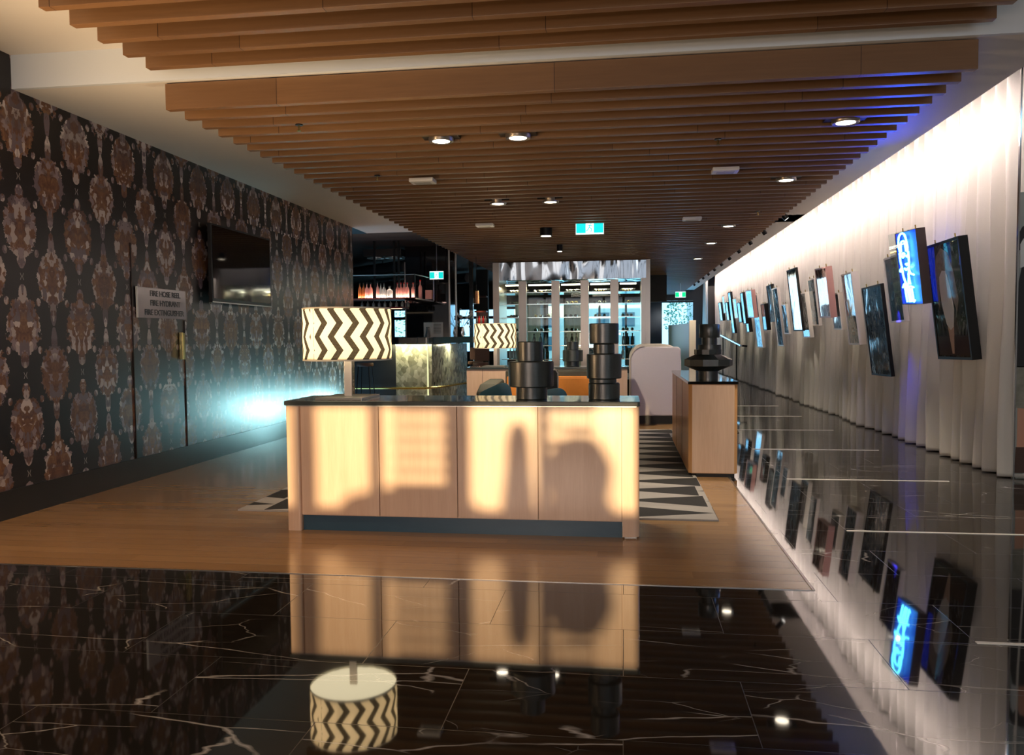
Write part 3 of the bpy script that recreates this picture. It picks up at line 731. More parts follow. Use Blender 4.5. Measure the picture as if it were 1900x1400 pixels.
# ------------------------------------------------------------------ wine cabinet
CYF = 20.5
t = thing('wine_cabinet', 'large glass-fronted wine display cabinet with warped mirror header', 'cabinet', (-1.3, CYF, 0))
cxl, cxr = -3.30, .66
B().prism([(cxl + .15, CYF + .024, 2.98), (cxl + .15, CYF, 3.43), (cxl + .15, CYF + 1.2, 3.43), (cxl + .15, CYF + 1.2, 2.98)], (cxr - .25 - cxl, 0, 0)).build('mirror_header', M['warped'], t, label='rippled mirror header panel')
B().box(cxl, cxl + .16, CYF - .05, CYF + 1.3, 0, 3.43).build('end_post', M['brushed'], t)
B().box(cxr - .10, cxr, CYF - .05, CYF + 1.3, 0, 3.44).build('end_post', M['brushed'], t)
B().box(cxr - .22, cxr - .10, CYF - .02, CYF + 1.25, 0, 2.98).build('end_post', M['brushed'], t)
posts = []
for px in (970, 1031, 1085, 1140):
    q = P(px, 600, 'y', CYF).x; posts.append(q)
    B().box(q - .10, q + .10, CYF - .02, CYF + .10, .45, 2.95).build('pillar', M['brushed'], t)
B().box(cxl + .16, cxr - .22, CYF + 1.22, CYF + 1.28, .0, .55).build('rear_panel', M['steel'], t)
B().box(cxl + .1, cxr - .1, CYF, CYF + 1.3, 0, .45).build('base', M['gloss_black'], t)
B().box(cxl + .16, cxr - .22, CYF + .04, CYF + .05, .45, 2.95).build('front_glass', M['glass'], t)
B().box(cxl + .16, cxr - .22, CYF + 1.24, CYF + 1.25, .55, 2.95).build('rear_glass', glassy('tinted_glass', (.93, .96, .90)), t)
shz = [.95, 1.30, 1.66, 2.02, 2.36, 2.66]
for z in shz: 
    B().box(cxl + .18, cxr - .24, CYF + .16, CYF + 1.15, z, z + .015).build('shelf', glassy('shelf_glass_%d' % int(z * 100), (.88, .95, .88), .05, 1.6), t)
    B().box(cxl + .18, cxr - .24, CYF + .14, CYF + .16, z, z + .02).build('shelf_rail', M['chrome'], t)
edges = [cxl + .16] + posts + [cxr - .22]
for i, (a, c) in enumerate(zip(edges, edges[1:])):
    B().box(a + .14, c - .12, CYF + .12, CYF + .16, 2.84, 2.875).build('strip_light', emitter('cabinet_strip_%d' % i, (1, .92, .70), 8), t)
    lamp('cabinet_lamp', 'AREA', ((a + c) / 2, CYF + .6, 2.83), 22, (1, .88, .62), t, target=((a + c) / 2, CYF + .6, 0), size=.3)
def bottle_mesh(x, y, z, h, r, lying=False):
    pr = [(r * .9, 0), (r, .01), (r, h * .58), (r * .75, h * .68), (r * .33, h * .76), (r * .33, h * .96), (r * .40, h * .965), (r * .40, h)]
    b = B(); b.lathe(pr, (0, 0, 0), 12)
    if lying:
        for v in b.m.verts: v.co = Vector((v.co.x, -v.co.z + h / 2, v.co.y + r))
    for v in b.m.verts: v.co += Vector((x, y, z))
    return b
gl_dark = plain('bottle_dark_green', (.02, .035, .015), .08, 0, coat=.5)
gl_gold = plain('bottle_gold', (.62, .45, .12), .2, .5)
gl_clear = plain('bottle_clear', (.50, .52, .50), .08, 0, spec=.8, trans=.5)
gl_amber = plain('bottle_amber', (.45, .17, .05), .08, 0, trans=.5)
gl_pink = plain('bottle_pink', (.75, .42, .36), .12, 0, trans=.3)
gl_red = plain('bottle_red', (.50, .03, .03), .15)
# bottles lie on the upper shelves and stand lower down, each its own object
bt = {}
def put_bottle(kind, m, x, y, z, lab, group, h=.30, r=.038, lying=False, cap=None):
    k = (kind, h, r, lying)
    if k not in bt:
        root = thing('bottle', lab, 'bottle', (x, y, z), group)
        bottle_mesh(x, y, z, h, r, lying).build('glass', m, root, True)
        cp = B(); cp.lathe([(r * .45, h * .93), (r * .45, h * 1.01)], (0, 0, 0), 10)
        if lying:
            for v in cp.m.verts: v.co = Vector((v.co.x, -v.co.z + h / 2, v.co.y + r))
        for v in cp.m.verts: v.co += Vector((x, y, z))
        cp.build('cap', cap or M['black_paint'], root)
        bt[k] = root; return root
    return dup(bt[k], (x, y, z), lab, group)
rr = random.Random(11)
sname = {0: 'lowest', 1: 'second', 2: 'third', 3: 'fourth', 4: 'fifth', 5: 'top'}
for si, z in enumerate(shz):
    for bi, (a, c) in enumerate(zip(edges, edges[1:])):
        n = 3 if si >= 3 else 3
        for q in range(n):
            x = a + .18 + (c - a - .36) * (q + .5) / n + rr.uniform(-.02, .02)
            kind = rr.choice(['gold', 'dark', 'dark', 'clear']) if si >= 3 else rr.choice(['dark', 'clear', 'clear'])
            m = dict(gold=gl_gold, dark=gl_dark, clear=gl_clear)[kind]
            lie = si >= 2
            put_bottle(kind, m, x, CYF + (.55 if lie else .35), z + .016, ('%s bottle %s on the %s cabinet shelf, %s bay from left' % (dict(gold='gold-foiled', dark='dark green', clear='clear')[kind], 'lying' if lie else 'standing', sname[si], ['first', 'second', 'third', 'fourth', 'fifth'][bi])),
                       'wine cabinet bottles %s, %s shelf, bay %d' % (kind, sname[si], bi + 1), .30, .042, lie)

# ------------------------------------------------------------------ bar
BY = 17.0
t = thing('bar_counter', 'dark-topped bar counter with glowing mottled shell front', 'bar counter', (-4.8, BY, 0))
xL, xC, xE = -6.6, -4.19, -3.99
B().box(xL, xC + .04, BY - .22, BY + .5, 1.40, 1.545, .01).build('counter_top', M['gloss_black'], t)
B().prism([(xC + .04, BY - .22, 1.40), (xC + .04, BY + .5, 1.40), (-3.75, 21.0, 1.40), (-3.30, 21.0, 1.40), (-3.62, 18.4, 1.40)][:0] or [(-4.35, BY - .24, 1.41), (-3.60, 19.2, 1.41), (-3.55, 20.2, 1.41), (-4.2, 20.2, 1.41), (-4.35, 17.4, 1.41)], (0, 0, .14)).build('counter_return', plain('counter_blue_gloss', (.03, .09, .14), .05, .0, coat=1.0), t)
B().box(P(735, 700, 'y', BY).x, xC, BY, BY + .1, 0, 1.395).build('lit_front', M['onyx'], t, label='glowing olive shell front')
B().box(xL, P(735, 700, 'y', BY).x, BY, BY + .1, 0, 1.395).build('dark_front', M['black_paint'], t)
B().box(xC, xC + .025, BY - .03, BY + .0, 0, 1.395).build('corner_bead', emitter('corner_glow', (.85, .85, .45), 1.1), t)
B().prism([(xC, BY, 0), (xC + .1, BY, 0), (-3.86, 19.8, 0), (-3.96, 19.8, 0)], (0, 0, 1.395)).build('return_front', M['onyx'], t)
rail = [(-6.4, BY - .25, .46), (xC, BY - .25, .46), (xC + .25, BY + .2, .46), (-3.45, 20.5, .46)]
B().tube(rail, .022, 8).build('foot_rail', M['brass'], t, True)
for x in (-5.2, -4.4): B().tube([(x, BY - .25, .46), (x, BY, .46)], .012).build('rail_bracket', M['brass'], t)
lamp('bar_strip', 'AREA', (-4.55, BY - .12, 1.385), 17, (1, .93, .55), t, target=(-4.55, BY + .12, 0), shape='RECTANGLE', size=.9, size_y=.06)
lamp('bar_strip', 'AREA', (-3.90, 18.2, 1.38), 15, (1, .95, .65), t, target=(-4.05, 18.2, 0), size=.3)
# column clad in black glass
o = thing('column', 'tall black glass-clad square column rising behind the bar counter', 'column', (-4.55, 19.0, 0))
B().box(-5.06, -4.02, 18.5, 19.3, 0, 3.78).build('cladding', M['gloss_black'], o)
B().box(-4.025, -3.99, 18.48, 18.5, 0, 3.78).build('edge_trim', M['steel'], o)
B().box(-5.075, -5.05, 18.48, 18.5, 0, 3.3).build('edge_trim', M['steel'], o)
B().box(-4.02, -4.0, 19.28, 19.31, 0, 3.78).build('edge_trim', M['steel'], o)
o = B().box(-4.10, -4.0, 21.4, 21.5, 0, 3.6).build('post', M['chrome']); tag(o, 'slender chrome post just right of the black column', 'post')
# hanging bottle display
t = thing('hanging_shelf', 'glass-fronted bottle display hung above the bar counter', 'hanging shelf', (-5.2, BY + .2, 2.38))
hx1 = -4.44; hz = P(700, 553, 'y', BY).z
B().box(xL, hx1, BY, BY + .6, hz - .03, hz).build('shelf_board', plain('pink_glow_board', (.35, .10, .08), .3), t)
B().box(xL, hx1 - .3, BY + .05, BY + .6, hz - .22, hz - .19).build('lower_board', plain('maroon_board', (.10, .015, .015), .3), t)
B().box(xL, hx1 - .3, BY + .03, BY + .05, hz - .235, hz - .22).build('light_edge', emitter('warm_edge', (1, .75, .5), 1.6), t)
B().prism([(hx1, BY, hz - .03), (hx1, BY + .6, hz - .03), (-4.42, 18.45, hz - .03), (-4.50, 18.45, hz - .03)][:0] or [(hx1 - .25, BY, hz - .03), (hx1, BY, hz - .03), (-4.36, 18.4, hz - .03), (-4.75, 18.4, hz - .03)], (0, 0, .03)).build('shelf_board', M['steel'], t)
B().tube([(xL, BY, hz + .5), (hx1, BY, hz + .5), (-4.36, 18.4, hz + .5)], .012, 6).build('top_rail', M['steel'], t)
B().tube([(-4.36, 18.4, hz), (-4.36, 18.4, hz + .5)], .012, 6).build('corner_post', M['steel'], t)
B().tube([(hx1, BY, hz), (hx1, BY, hz + .5)], .012, 6).build('corner_post', M['black_metal'], t)
B().box(xL, hx1, BY - .004, BY, hz, hz + .5).build('front_glass', M['glass'], t)
for x in (-5.45, -5.0, -4.9): B().box(x, x + .04, BY + .3, BY + .34, hz, 3.78).build('hanger', M['black_metal'], t)
lamp('shelf_glow', 'AREA', (-5.2, BY + .12, hz + .02), 16, (1, .62, .52), t, target=(-5.2, BY + .3, hz + 1), shape='RECTANGLE', size=1.6, size_y=.1)
bx = [(668, 'amber'), (675, 'amber'), (681, 'pink'), (688, 'pink'), (701, 'pinkslim'), (707, 'clear'), (713, 'clear'), (723, 'round'), (738, 'pinklab'), (744, 'pinklab'), (750, 'pinklab'), (756, 'pinklab'), (767, 'pinklab')]
pos = ['first', 'second', 'third', 'fourth', 'fifth', 'sixth', 'seventh', 'eighth', 'ninth', 'tenth', 'eleventh', 'twelfth', 'thirteenth', 'fourteenth', 'fifteenth', 'sixteenth']
for i, (px, kd) in enumerate(bx):
    x = P(px, 550, 'y', BY + .15).x
    m = dict(amber=gl_amber, pink=gl_pink, pinkslim=gl_pink, clear=gl_clear, round=gl_clear, pinklab=gl_pink)[kd]
    h, r = dict(amber=(.34, .042), pink=(.34, .045), pinkslim=(.36, .036), clear=(.33, .04), round=(.27, .07), pinklab=(.33, .042))[kd]
    nm = dict(amber='amber', pink='pink', pinkslim='slim pink', clear='clear', round='round clear', pinklab='pink-labelled')[kd]
    put_bottle(kd, m, x, BY + .15, hz, '%s bottle on the hanging bar shelf, %s from the left' % (nm, pos[i]), 'bottles on the hanging bar shelf', h, r, cap=gl_red if kd == 'pinklab' else None)
for i, (px, kd) in enumerate(((780, 'redcap'), (792, 'box'))):
    q = P(px, 553, 'y', 17.6)
    if kd == 'redcap': put_bottle('redcap', gl_pink, q.x, 17.6, hz, 'red-capped bottle on the return of the hanging shelf', 'bottles on the hanging bar shelf', .42, .045, cap=gl_red)
    else:
        o = B().box(q.x - .06, q.x + .08, 17.7, 17.82, hz, hz + .2, .005).build('spirit_box', gl_pink); tag(o, 'small pink carton at the right end of the hanging shelf', 'box')
for i in range(9):
    put_bottle('short', gl_amber if i % 2 else gl_clear, -5.72 + i * .13, BY + .3, hz - .19, 'short bottle on the lower tray of the hanging shelf, %s from the left' % pos[i], 'short bottles on the lower tray', .15, .035)
# things on the bar
t = thing('menu_board', 'pale printed menu sheet standing on the bar counter', 'menu', (-4.0, 16.95, 1.545))
q0 = P(786, 598, 'y', 16.95); q1 = P(822, 625, 'y', 16.95)
B().box(q0.x, q1.x, 16.95, 16.96, 1.545, q0.z).build('sheet', plain('menu_paper', (.42, .40, .36), .7), t)
tx = B()
for i in range(7): tx.box(q0.x + .22, q1.x - .04, 16.944, 16.95, q0.z - .05 - i * .03, q0.z - .042 - i * .03)
tx.build('printed_lines', plain('menu_ink', (.08, .07, .06), .7), t)
vx = P(795, 612, 'y', 16.90)
o = B().lathe([(.055, 0), (.06, .02), (.04, .12), (.03, .17), (.036, .22)], (vx.x, 16.84, 1.545), 20).build('bud_vase', M['charred'], None, True); tag(o, 'small black bud vase on the bar before the menu sheet', 'vase')
# white flowers on the bar end
t = thing('flower_arrangement', 'white blossoms in a vase at the far bar end', 'flowers', (-3.95, 19.6, 1.55))
B().lathe([(.06, 1.55), (.08, 1.65), (.05, 1.8)], (-3.95, 19.6, 0), 16).build('vase', M['chrome'], t, True)
bl = B(); rf = random.Random(4)
for i in range(26): bl.ball((-3.95 + rf.uniform(-.28, .28), 19.6 + rf.uniform(-.15, .15), 1.95 + rf.uniform(-.18, .28)), rf.uniform(.025, .05), 1)
bl.build('blossoms', plain('blossom_white', (.8, .8, .8), .6), t)
tw = B()
for i in range(9): tw.tube([(-3.95, 19.6, 1.75), (-3.95 + rf.uniform(-.28, .28), 19.6 + rf.uniform(-.1, .1), 2.0 + rf.uniform(-.1, .2))], .006, 5)
tw.build('stems', M['foliage'], t)
# bar stools
def stool(x, y, h, lab):
    t = thing('bar_stool', lab, 'bar stool', (x, y, 0))
    B().lathe([(.17, h), (.18, h + .02), (.17, h + .07)], (x, y, 0), 20).build('seat', plain('stool_seat', (.08, .03, .015), .5), t, True)
    B().box(x - .16, x + .16, y + .14, y + .17, h + .1, h + .38, .01).build('backrest', plain('stool_back', (.07, .028, .016), .5), t)
    for sx in (-1, 1):
        for sy in (-1, 1): B().tube([(x + sx * .11, y + sy * .11, h), (x + sx * .17, y + sy * .17, 0)], .012, 6).build('leg', M['black_metal'], t)
    B().tube([(x + .15 * math.cos(a * PI / 6), y + .15 * math.sin(a * PI / 6), h * .35) for a in range(12)], .009, 6, True).build('foot_ring', M['brass'], t)
stool(-3.35, 18.2, .92, 'dark bar stool at the end of the bar, left of the far lamp')
stool(-3.05, 17.2, .92, 'dark bar stool directly behind the far lamp')
stool(-5.35, 16.3, .95, 'black bar stool in the shadow behind the near lamp pole')
# back bar shelving further in
t = thing('back_bar_shelf', 'tall dark shelf unit with a lit bottle shelf deep in the bar', 'shelf', (-4.9, 24, 0))
a0 = P(880, 560, 'y', 24.0).x; a1 = P(902, 560, 'y', 24.0).x
B().box(a0, a1, 24.3, 24.5, 0, 3.6).build('back_panel', M['void_black'], t)
for z in (1.90, 2.30, 2.75): B().box(a0, a1, 24.0, 24.3, z, z + .04).build('shelf', plain('shelf_dark_wood_%d' % int(z * 10), (.06, .02, .012), .4), t)
B().box(a0, a1, 23.98, 24.0, 1.90, 1.925).build('light_edge', emitter('shelf_edge_glow', (1, .55, .35), 1.5), t)
lamp('shelf_lamp', 'POINT', ((a0 + a1) / 2, 23.95, 2.25), 2.5, (1, .5, .35), t, shadow_soft_size=.05)
for i in range(5):
    put_bottle('back%d' % (i % 2), gl_red if i % 2 else gl_clear, a0 + .05 + (a1 - a0 - .1) * i / 4, 24.15, 1.94, '%s bottle on the lit back bar shelf, %s from the left' % ('red' if i % 2 else 'clear', pos[i]), 'bottles on the back bar shelf', .26, .04)
# copper pendant
q = P(884, 563, 'y', 19.0)
t = thing('pendant_lamp', 'slim copper pendant lamp hanging above the bar stools', 'pendant lamp', (q.x, 19, q.z))
B().lathe([(.075, q.z), (.055, q.z + .30)], (q.x, 19, 0), 24).build('shade', M['copper'], t, True)
B().tube([(q.x, 19, q.z + .3), (q.x, 19, 3.78)], .006, 6).build('cord', M['black_paint'], t)
# dark ceiling gear in bar
for i, (x, y, lab) in enumerate(((-8.2, 22.5, 'black air duct crossing the dark bar ceiling, nearer one'), (-7.4, 27.0, 'black air duct crossing the dark bar ceiling, farther one'))):
    t = thing('air_duct', lab, 'duct', (x, y, 3.45))
    B().tube([(x - 2, y + 2.5, 3.45), (x + 2.5, y - 1.5, 3.45)], .16, 14).build('pipe', plain('duct_dark_%d' % i, (.05, .055, .065), .4, .5), t, True)
    for f_ in (.2, .8):
        hx, hy = x - 2 + 4.5 * f_, y + 2.5 - 4 * f_; B().tube([(hx, hy, 3.58), (hx, hy, 3.78)], .015).build('hanger', M['black_metal'], t)
t = thing('ceiling_cassette', 'round twin-grille ceiling vent in the dark bar ceiling', 'vent', (-5.6, 18.4, 3.45))
for dx in (-.22, .22):
    B().lathe([(.13, 3.40), (.20, 3.40), (.20, 3.43), (.13, 3.43), (.13, 3.40)], (-5.55 + dx, 18.5, 0), 24, False).build('ring', M['steel'], t, True)
B().box(-6.0, -5.1, 18.3, 18.7, 3.44, 3.6).build('housing', M['black_paint'], t)

# ------------------------------------------------------------------ far glazing and outdoors
def glazing(name, x0, x1, y, z0, z1, nx, zs, frame, barw=.05):
    g = struct(name, B().box(x0, x1, y, y + .01, z0, z1), M['window_glass'])
    f = B()
    for i in range(nx + 1):
        x = x0 + (x1 - x0) * i / nx; f.box(x - barw, x + barw, y - .05, y + .05, z0, z1)
    for z in zs: f.box(x0, x1, y - .05, y + .05, z - barw * .8, z + barw * .8)
    f.build('window_frame', frame, g); return g
dkb = plain('frame_blueblack', (.012, .02, .03), .35)
glazing('window_2', -3.6, 1.35, 38.5, 0, 3.2, 4, (0.05, 3.15), dkb)
glazing('door_1', 1.42, 3.25, 38.5, 0, 3.2, 1, (0.05, 3.15), dkb)
B_ = glazing('window_3', -12, -3.9, 32.0, .9, 2.75, 9, (.95, 1.55, 2.35, 2.72), M['black_paint'], .07)
struct('wall_bar_far', B().box(-12, -3.9, 32.0, 32.1, 0, .9).box(-12, -3.9, 32.0, 32.1, 2.75, 3.78).box(-3.9, -3.75, 32.0, 38.5, 0, 3.78), M['void_black'])
struct('wall_far', B().box(-3.75, 4.3, 38.5, 38.6, 3.2, 4.45).box(3.25, 4.3, 38.5, 38.6, 0, 3.2).box(-3.75, -3.6, 38.5, 38.6, 0, 3.2), dkb)
# lounge behind the wine cabinet: dark soffit, sheer drapes, low seats
struct('trim_5', B().box(-3.7, 1.35, 26, 26.3, 2.62, 3.78), M['void_black'])
sh = NT('sheer_drape'); sh.t.nodes.remove(sh.b)
a_ = sh.n('ShaderNodeBsdfTranslucent'); a_.inputs[0].default_value = (.85, .80, .62, 1); b_ = sh.n('ShaderNodeBsdfDiffuse'); b_.inputs[0].default_value = (.8, .76, .62, 1)
c_ = sh.n('ShaderNodeMixShader'); c_.inputs[0].default_value = .6; sh.l(b_.outputs[0], c_.inputs[1]); sh.l(a_.outputs[0], c_.inputs[2]); sh.l(c_.outputs[0], sh.out.inputs[0])
def drape(x0, x1, y, z0, z1, lab):
    b = B(); n_ = int((x1 - x0) / .02); prev = None
    for i in range(n_ + 1):
        x = x0 + (x1 - x0) * i / n_; yy = y + .05 * math.sin(i * .85) + .02 * math.sin(i * .31)
        cur = (b.m.verts.new((x, yy, z0)), b.m.verts.new((x, yy, z1)))
        if prev: b.m.faces.new((prev[0], cur[0], cur[1], prev[1]))
        prev = cur
    o = b.build('sheer_drape', sh.m, None, True); tag(o, lab, 'curtain')
drape(-3.6, -2.75, 27.0, 0, 2.62, 'sheer drape seen through the left bays of the wine cabinet')
drape(-2.0, -1.15, 27.4, 0, 2.62, 'sheer drape seen through the middle bays of the wine cabinet')
lamp('lounge_daylight', 'AREA', (-1.5, 37.5, 2.0), 40, (.9, .9, .75), target=(-1.5, 27, 1.2), size=2.5)
for i, (x, y, lab) in enumerate(((-3.2, 29.0, 'low lounge chair seen through the left side of the wine cabinet'), (-.9, 30.0, 'low lounge chair seen through the middle of the wine cabinet'), (.5, 28.5, 'low lounge chair seen through the right side of the wine cabinet'))):
    t = thing('lounge_chair', lab, 'armchair', (x, y, 0))
    B().box(x - .45, x + .45, y - .4, y + .4, .2, .45, .05).build('seat', M['kick'], t)
    B().box(x - .45, x + .45, y - .5, y - .36, .2, 1.15, .05).build('back', M['kick'], t)
    for sx in (-.38, .38): B().box(x + sx - .07, x + sx + .07, y - .4, y + .4, .15, .65, .03).build('arm', M['kick'], t)
    for sx in (-.38, .38):
        for sy in (-.33, .33): B().tube([(x + sx, y + sy, 0), (x + sx, y + sy, .2)], .02).build('leg', M['black_metal'], t)
t = thing('building', 'white building with dark windows outside behind the wine cabinet', 'building', (-3, 56, 0))
B().box(-7, 1.5, 52, 60, -.02, 3.6).build('wall', plain('white_building_wall', (.75, .76, .72), .8), t)
for i in range(5):
    for j in range(2): B().box(-6.5 + i * 1.6, -5.7 + i * 1.6, 51.95, 52, .7 + j * 1.5, 1.6 + j * 1.5).build('window', plain('white_building_window_%d%d' % (i, j), (.10, .20, .26), .1), t)
# opening between cabinet and corridor: slim dark-blue glass jamb
o = B().box(.85, 1.55, 33.5, 33.6, 0, 3.4).build('glass_partition', plain('blue_black_glass', (.01, .035, .07), .08)); tag(o, 'dark blue glass partition left of the far door', 'partition')
ground = B().box(-40, 40, 38.7, 90, -.06, -.02); o = ground.build('pavement', plain('pavement', (.45, .46, .46), .8)); tag(o, 'sunlit pavement outside beyond the far glass doors', 'pavement'); o['kind'] = 'structure'
def tree(x, y, h, r, lab, seed):
    rt = random.Random(seed); t = thing('tree', lab, 'tree', (x, y, 0))
    B().tube([(x, y, -.02), (x + .1, y, h * .5), (x, y, h * .8)], [.16, .12, .06], 8).build('trunk', plain('bark_%d' % seed, (.12, .09, .07), .9), t)
    b = B()
    for i in range(1300):
        d = Vector((rt.gauss(0, 1), rt.gauss(0, 1), rt.gauss(0, 1))).normalized() * r * rt.uniform(.5, 1) ** .5
        c = Vector((x, y, h)) + Vector((d.x, d.y, d.z * .95)); s_ = rt.uniform(.06, .13)
        u = Vector((rt.gauss(0, 1), rt.gauss(0, 1), rt.gauss(0, 1))).normalized(); v = u.orthogonal().normalized()
        b.face([c - u * s_, c + v * s_ * .5, c + u * s_, c - v * s_ * .5])
    b.build('foliage', M['foliage'], t)
tree(4.1, 46, 2.5, 1.9, 'leafy tree outside the far glass door', 5)
tree(-14, 46, 2.4, 2.6, 'leafy tree outside the bar windows, left', 6)
tree(-9.5, 42, 1.3, 1.3, 'low leafy shrub outside the bar windows', 8)
t = thing('building', 'pale building outside beyond the far door, behind the tree', 'building', (7, 58, 0))
B().box(5.0, 14, 57, 66, -.02, 7).build('wall', plain('building_wall', (.45, .50, .50), .8), t)
for i in range(4):
    for j in range(2): B().box(5.6 + i * 2, 6.8 + i * 2, 56.95, 57, 1 + j * 2.8, 2.6 + j * 2.8).build('window', plain('building_window_%d%d' % (i, j), (.05, .12, .16), .1), t)

# ------------------------------------------------------------------ left wall fittings
t = thing('television', 'black flat-screen television mounted high on the patterned wall', 'television', (LW, 10.37, 2.5))
y0, y1, z0, z1 = 9.52, 11.22, 1.985, 2.97
b = B().box(LW + .07, LW + .12, y0, y1, z0, z1, .006); b.build('housing', M['black_paint'], t)
B().box(LW + .1205, LW + .123, y0 + .025, y1 - .025, z0 + .05, z1 - .025).build('screen', plain('tv_screen', (.004, .004, .005), .05), t)
B().box(LW + .119, LW + .1245, y0, y1, z0, z0 + .012).build('bezel', M['steel'], t)
B().box(LW + .003, LW + .07, 10.1, 10.7, 2.3, 2.7).build('wall_bracket', M['black_metal'], t)
t = thing('fire_sign', 'clear acrylic sign reading FIRE HOSE REEL, FIRE HYDRANT, FIRE EXTINGUISHER', 'sign', (LW, 8.56, 1.92))
B().box(LW + .012, LW + .030, 8.08, 9.05, 1.76, 2.095, .002).build('plate', plain('acrylic_plate', (.36, .32, .32), .12, 0, coat=.6), t)
B().box(LW + .0115, LW + .0305, 8.078, 8.090, 1.76, 2.095).build('edge', plain('acrylic_edge', (.80, .80, .76), .2), t)
def text(s, loc, size, mat, parent, name='lettering', rot=(PI / 2, 0, PI / 2), sx=1.0, off=.0, ext=.001):
    cu = bpy.data.curves.new(name, 'FONT'); cu.body = s; cu.size = size; cu.extrude = ext; cu.align_x = 'CENTER'; cu.align_y = 'CENTER'; cu.offset = off
    cu.space_character = .95
    tmp = bpy.data.objects.new('tmp', cu); C.objects.link(tmp)
    dg = bpy.context.evaluated_depsgraph_get(); dg.update()
    me = bpy.data.meshes.new_from_object(tmp.evaluated_get(dg)); bpy.data.objects.remove(tmp)
    me.materials.clear(); me.materials.append(mat)
    o = bpy.data.objects.new(name, me); C.objects.link(o); o.parent = parent
    o.location = Vector(loc) - parent.location; o.rotation_euler = rot; o.scale = (sx, 1, 1); return o
ink = plain('sign_ink', (.01, .009, .009), .4)
for s_, z, yc in (('FIRE HOSE REEL', 2.03, 8.62), ('FIRE HYDRANT', 1.925, 8.62), ('FIRE EXTINGUISHER', 1.82, 8.60)):
    text(s_, (LW + .032, yc, z), .088, ink, t, sx=1.06, off=.0012)
t = thing('door_pull', 'brass plate door pull on the concealed cupboard in the patterned wall', 'handle', (LW, 8.97, 1.44))
B().box(LW + .002, LW + .012, 8.93, 9.04, 1.285, 1.60).build('backplate', plain('brass_dull', (.30, .22, .07), .35, .9), t)
B().box(LW + .012, LW + .05, 8.915, 8.94, 1.29, 1.605, .002).build('grip', plain('brass_bright', (.85, .75, .35), .18, 1.0), t)

# ------------------------------------------------------------------ ceiling fittings
dl0 = None
def downlight(x, y, lab, e=150, col=CREAM, blend=.6, ang=75, aim=None):
    global dl0
    z = 3.44
    if dl0 is None:
        dl0 = thing('downlight', lab, 'downlight', (x, y, z), 'recessed downlights among the slats')
        B().lathe([(.085, z - .004), (.115, z - .010), (.122, z + .0), (.122, z + .1), (.085, z + .1)], (x, y, 0), 32, False).build('trim_ring', plain('ring_metal', (.30, .26, .22), .3, .8), dl0, True)
        B().lathe([(.09, z - .002), (.09, z + .004)], (x, y, 0), 32).build('lens', M['lens_warm'], dl0)
        B().box(x - .18, x + .18, y - .10, y + .10, z + .03, z + .09).build('housing', M['black_metal'], dl0)
        r = dl0
    else: r = dup(dl0, (x, y, z), lab)
    lamp('downlight_beam', 'SPOT', (x, y, z - .03), e, col, r, target=aim or (x, y, 0), spot_size=math.radians(ang), spot_blend=blend, shadow_soft_size=.06)
    return r
downlight(-1.77, 7.87, 'round downlight, left one of the pair above the near desk')
downlight(-1.01, 7.87, 'round downlight, right one of the pair above the near desk')
downlight(2.01, 7.82, 'round downlight near the corridor, closest of its row')
downlight(-1.79, 11.62, 'round downlight, left one of the second pair back', 420, ang=50, aim=(-2.0, 13.5, .5))
downlight(-1.03, 11.62, 'round downlight, right one of the second pair back', 300, ang=55, aim=(.5, 14.3, .5))
downlight(2.01, 10.55, 'round downlight near the corridor, second of its row')
downlight(1.83, 14.72, 'round downlight near the corridor, third of its row')
downlight(1.80, 17.32, 'round downlight near the corridor, fourth of its row')
downlight(1.82, 20.66, 'round downlight near the corridor, farthest of its row')
def canlight(x, y, lab, s_=.11):
    t = thing('surface_downlight', lab, 'downlight', (x, y, 3.31))
    B().lathe([(s_, 3.31), (s_, 3.45)], (x, y, 0), 28).build('can', M['black_metal'], t, True)
    B().lathe([(s_ * .8, 3.305), (s_ * .8, 3.312)], (x, y, 0), 28).build('lens', M['lens_warm'], t)
    lamp('downlight_beam', 'SPOT', (x, y, 3.29), 60, CREAM, t, target=(x, y, 0), spot_size=1.2, spot_blend=.6, shadow_soft_size=.06)
canlight(-1.36, 14.4, 'black cylindrical surface downlight left of the exit sign')
canlight(-1.32, 17.0, 'small black surface downlight just behind the larger one', .06)
sp0 = None
for x, y, lab in ((-2.42, 9.72, 'white ceiling speaker box on the slats, left near one'), (1.17, 9.73, 'white ceiling speaker box on the slats, right near one'),
                  (-2.33, 13.66, 'white ceiling speaker box on the slats, left far one'), (1.11, 13.59, 'white ceiling speaker box on the slats, right far one')):
    if sp0 is None:
        sp0 = thing('ceiling_speaker', lab, 'speaker', (x, y, 3.45), 'white boxes on the ceiling slats')
        B().box(x - .15, x + .15, y - .11, y + .11, 3.40, 3.449, .02).build('body', M['white_plastic'], sp0)
        B().box(x - .10, x + .10, y - .07, y + .07, 3.396, 3.40).build('grille', plain('grille_grey', (.5, .5, .48), .6), sp0)
    else: dup(sp0, (x, y, 3.45), lab)
sk0 = None
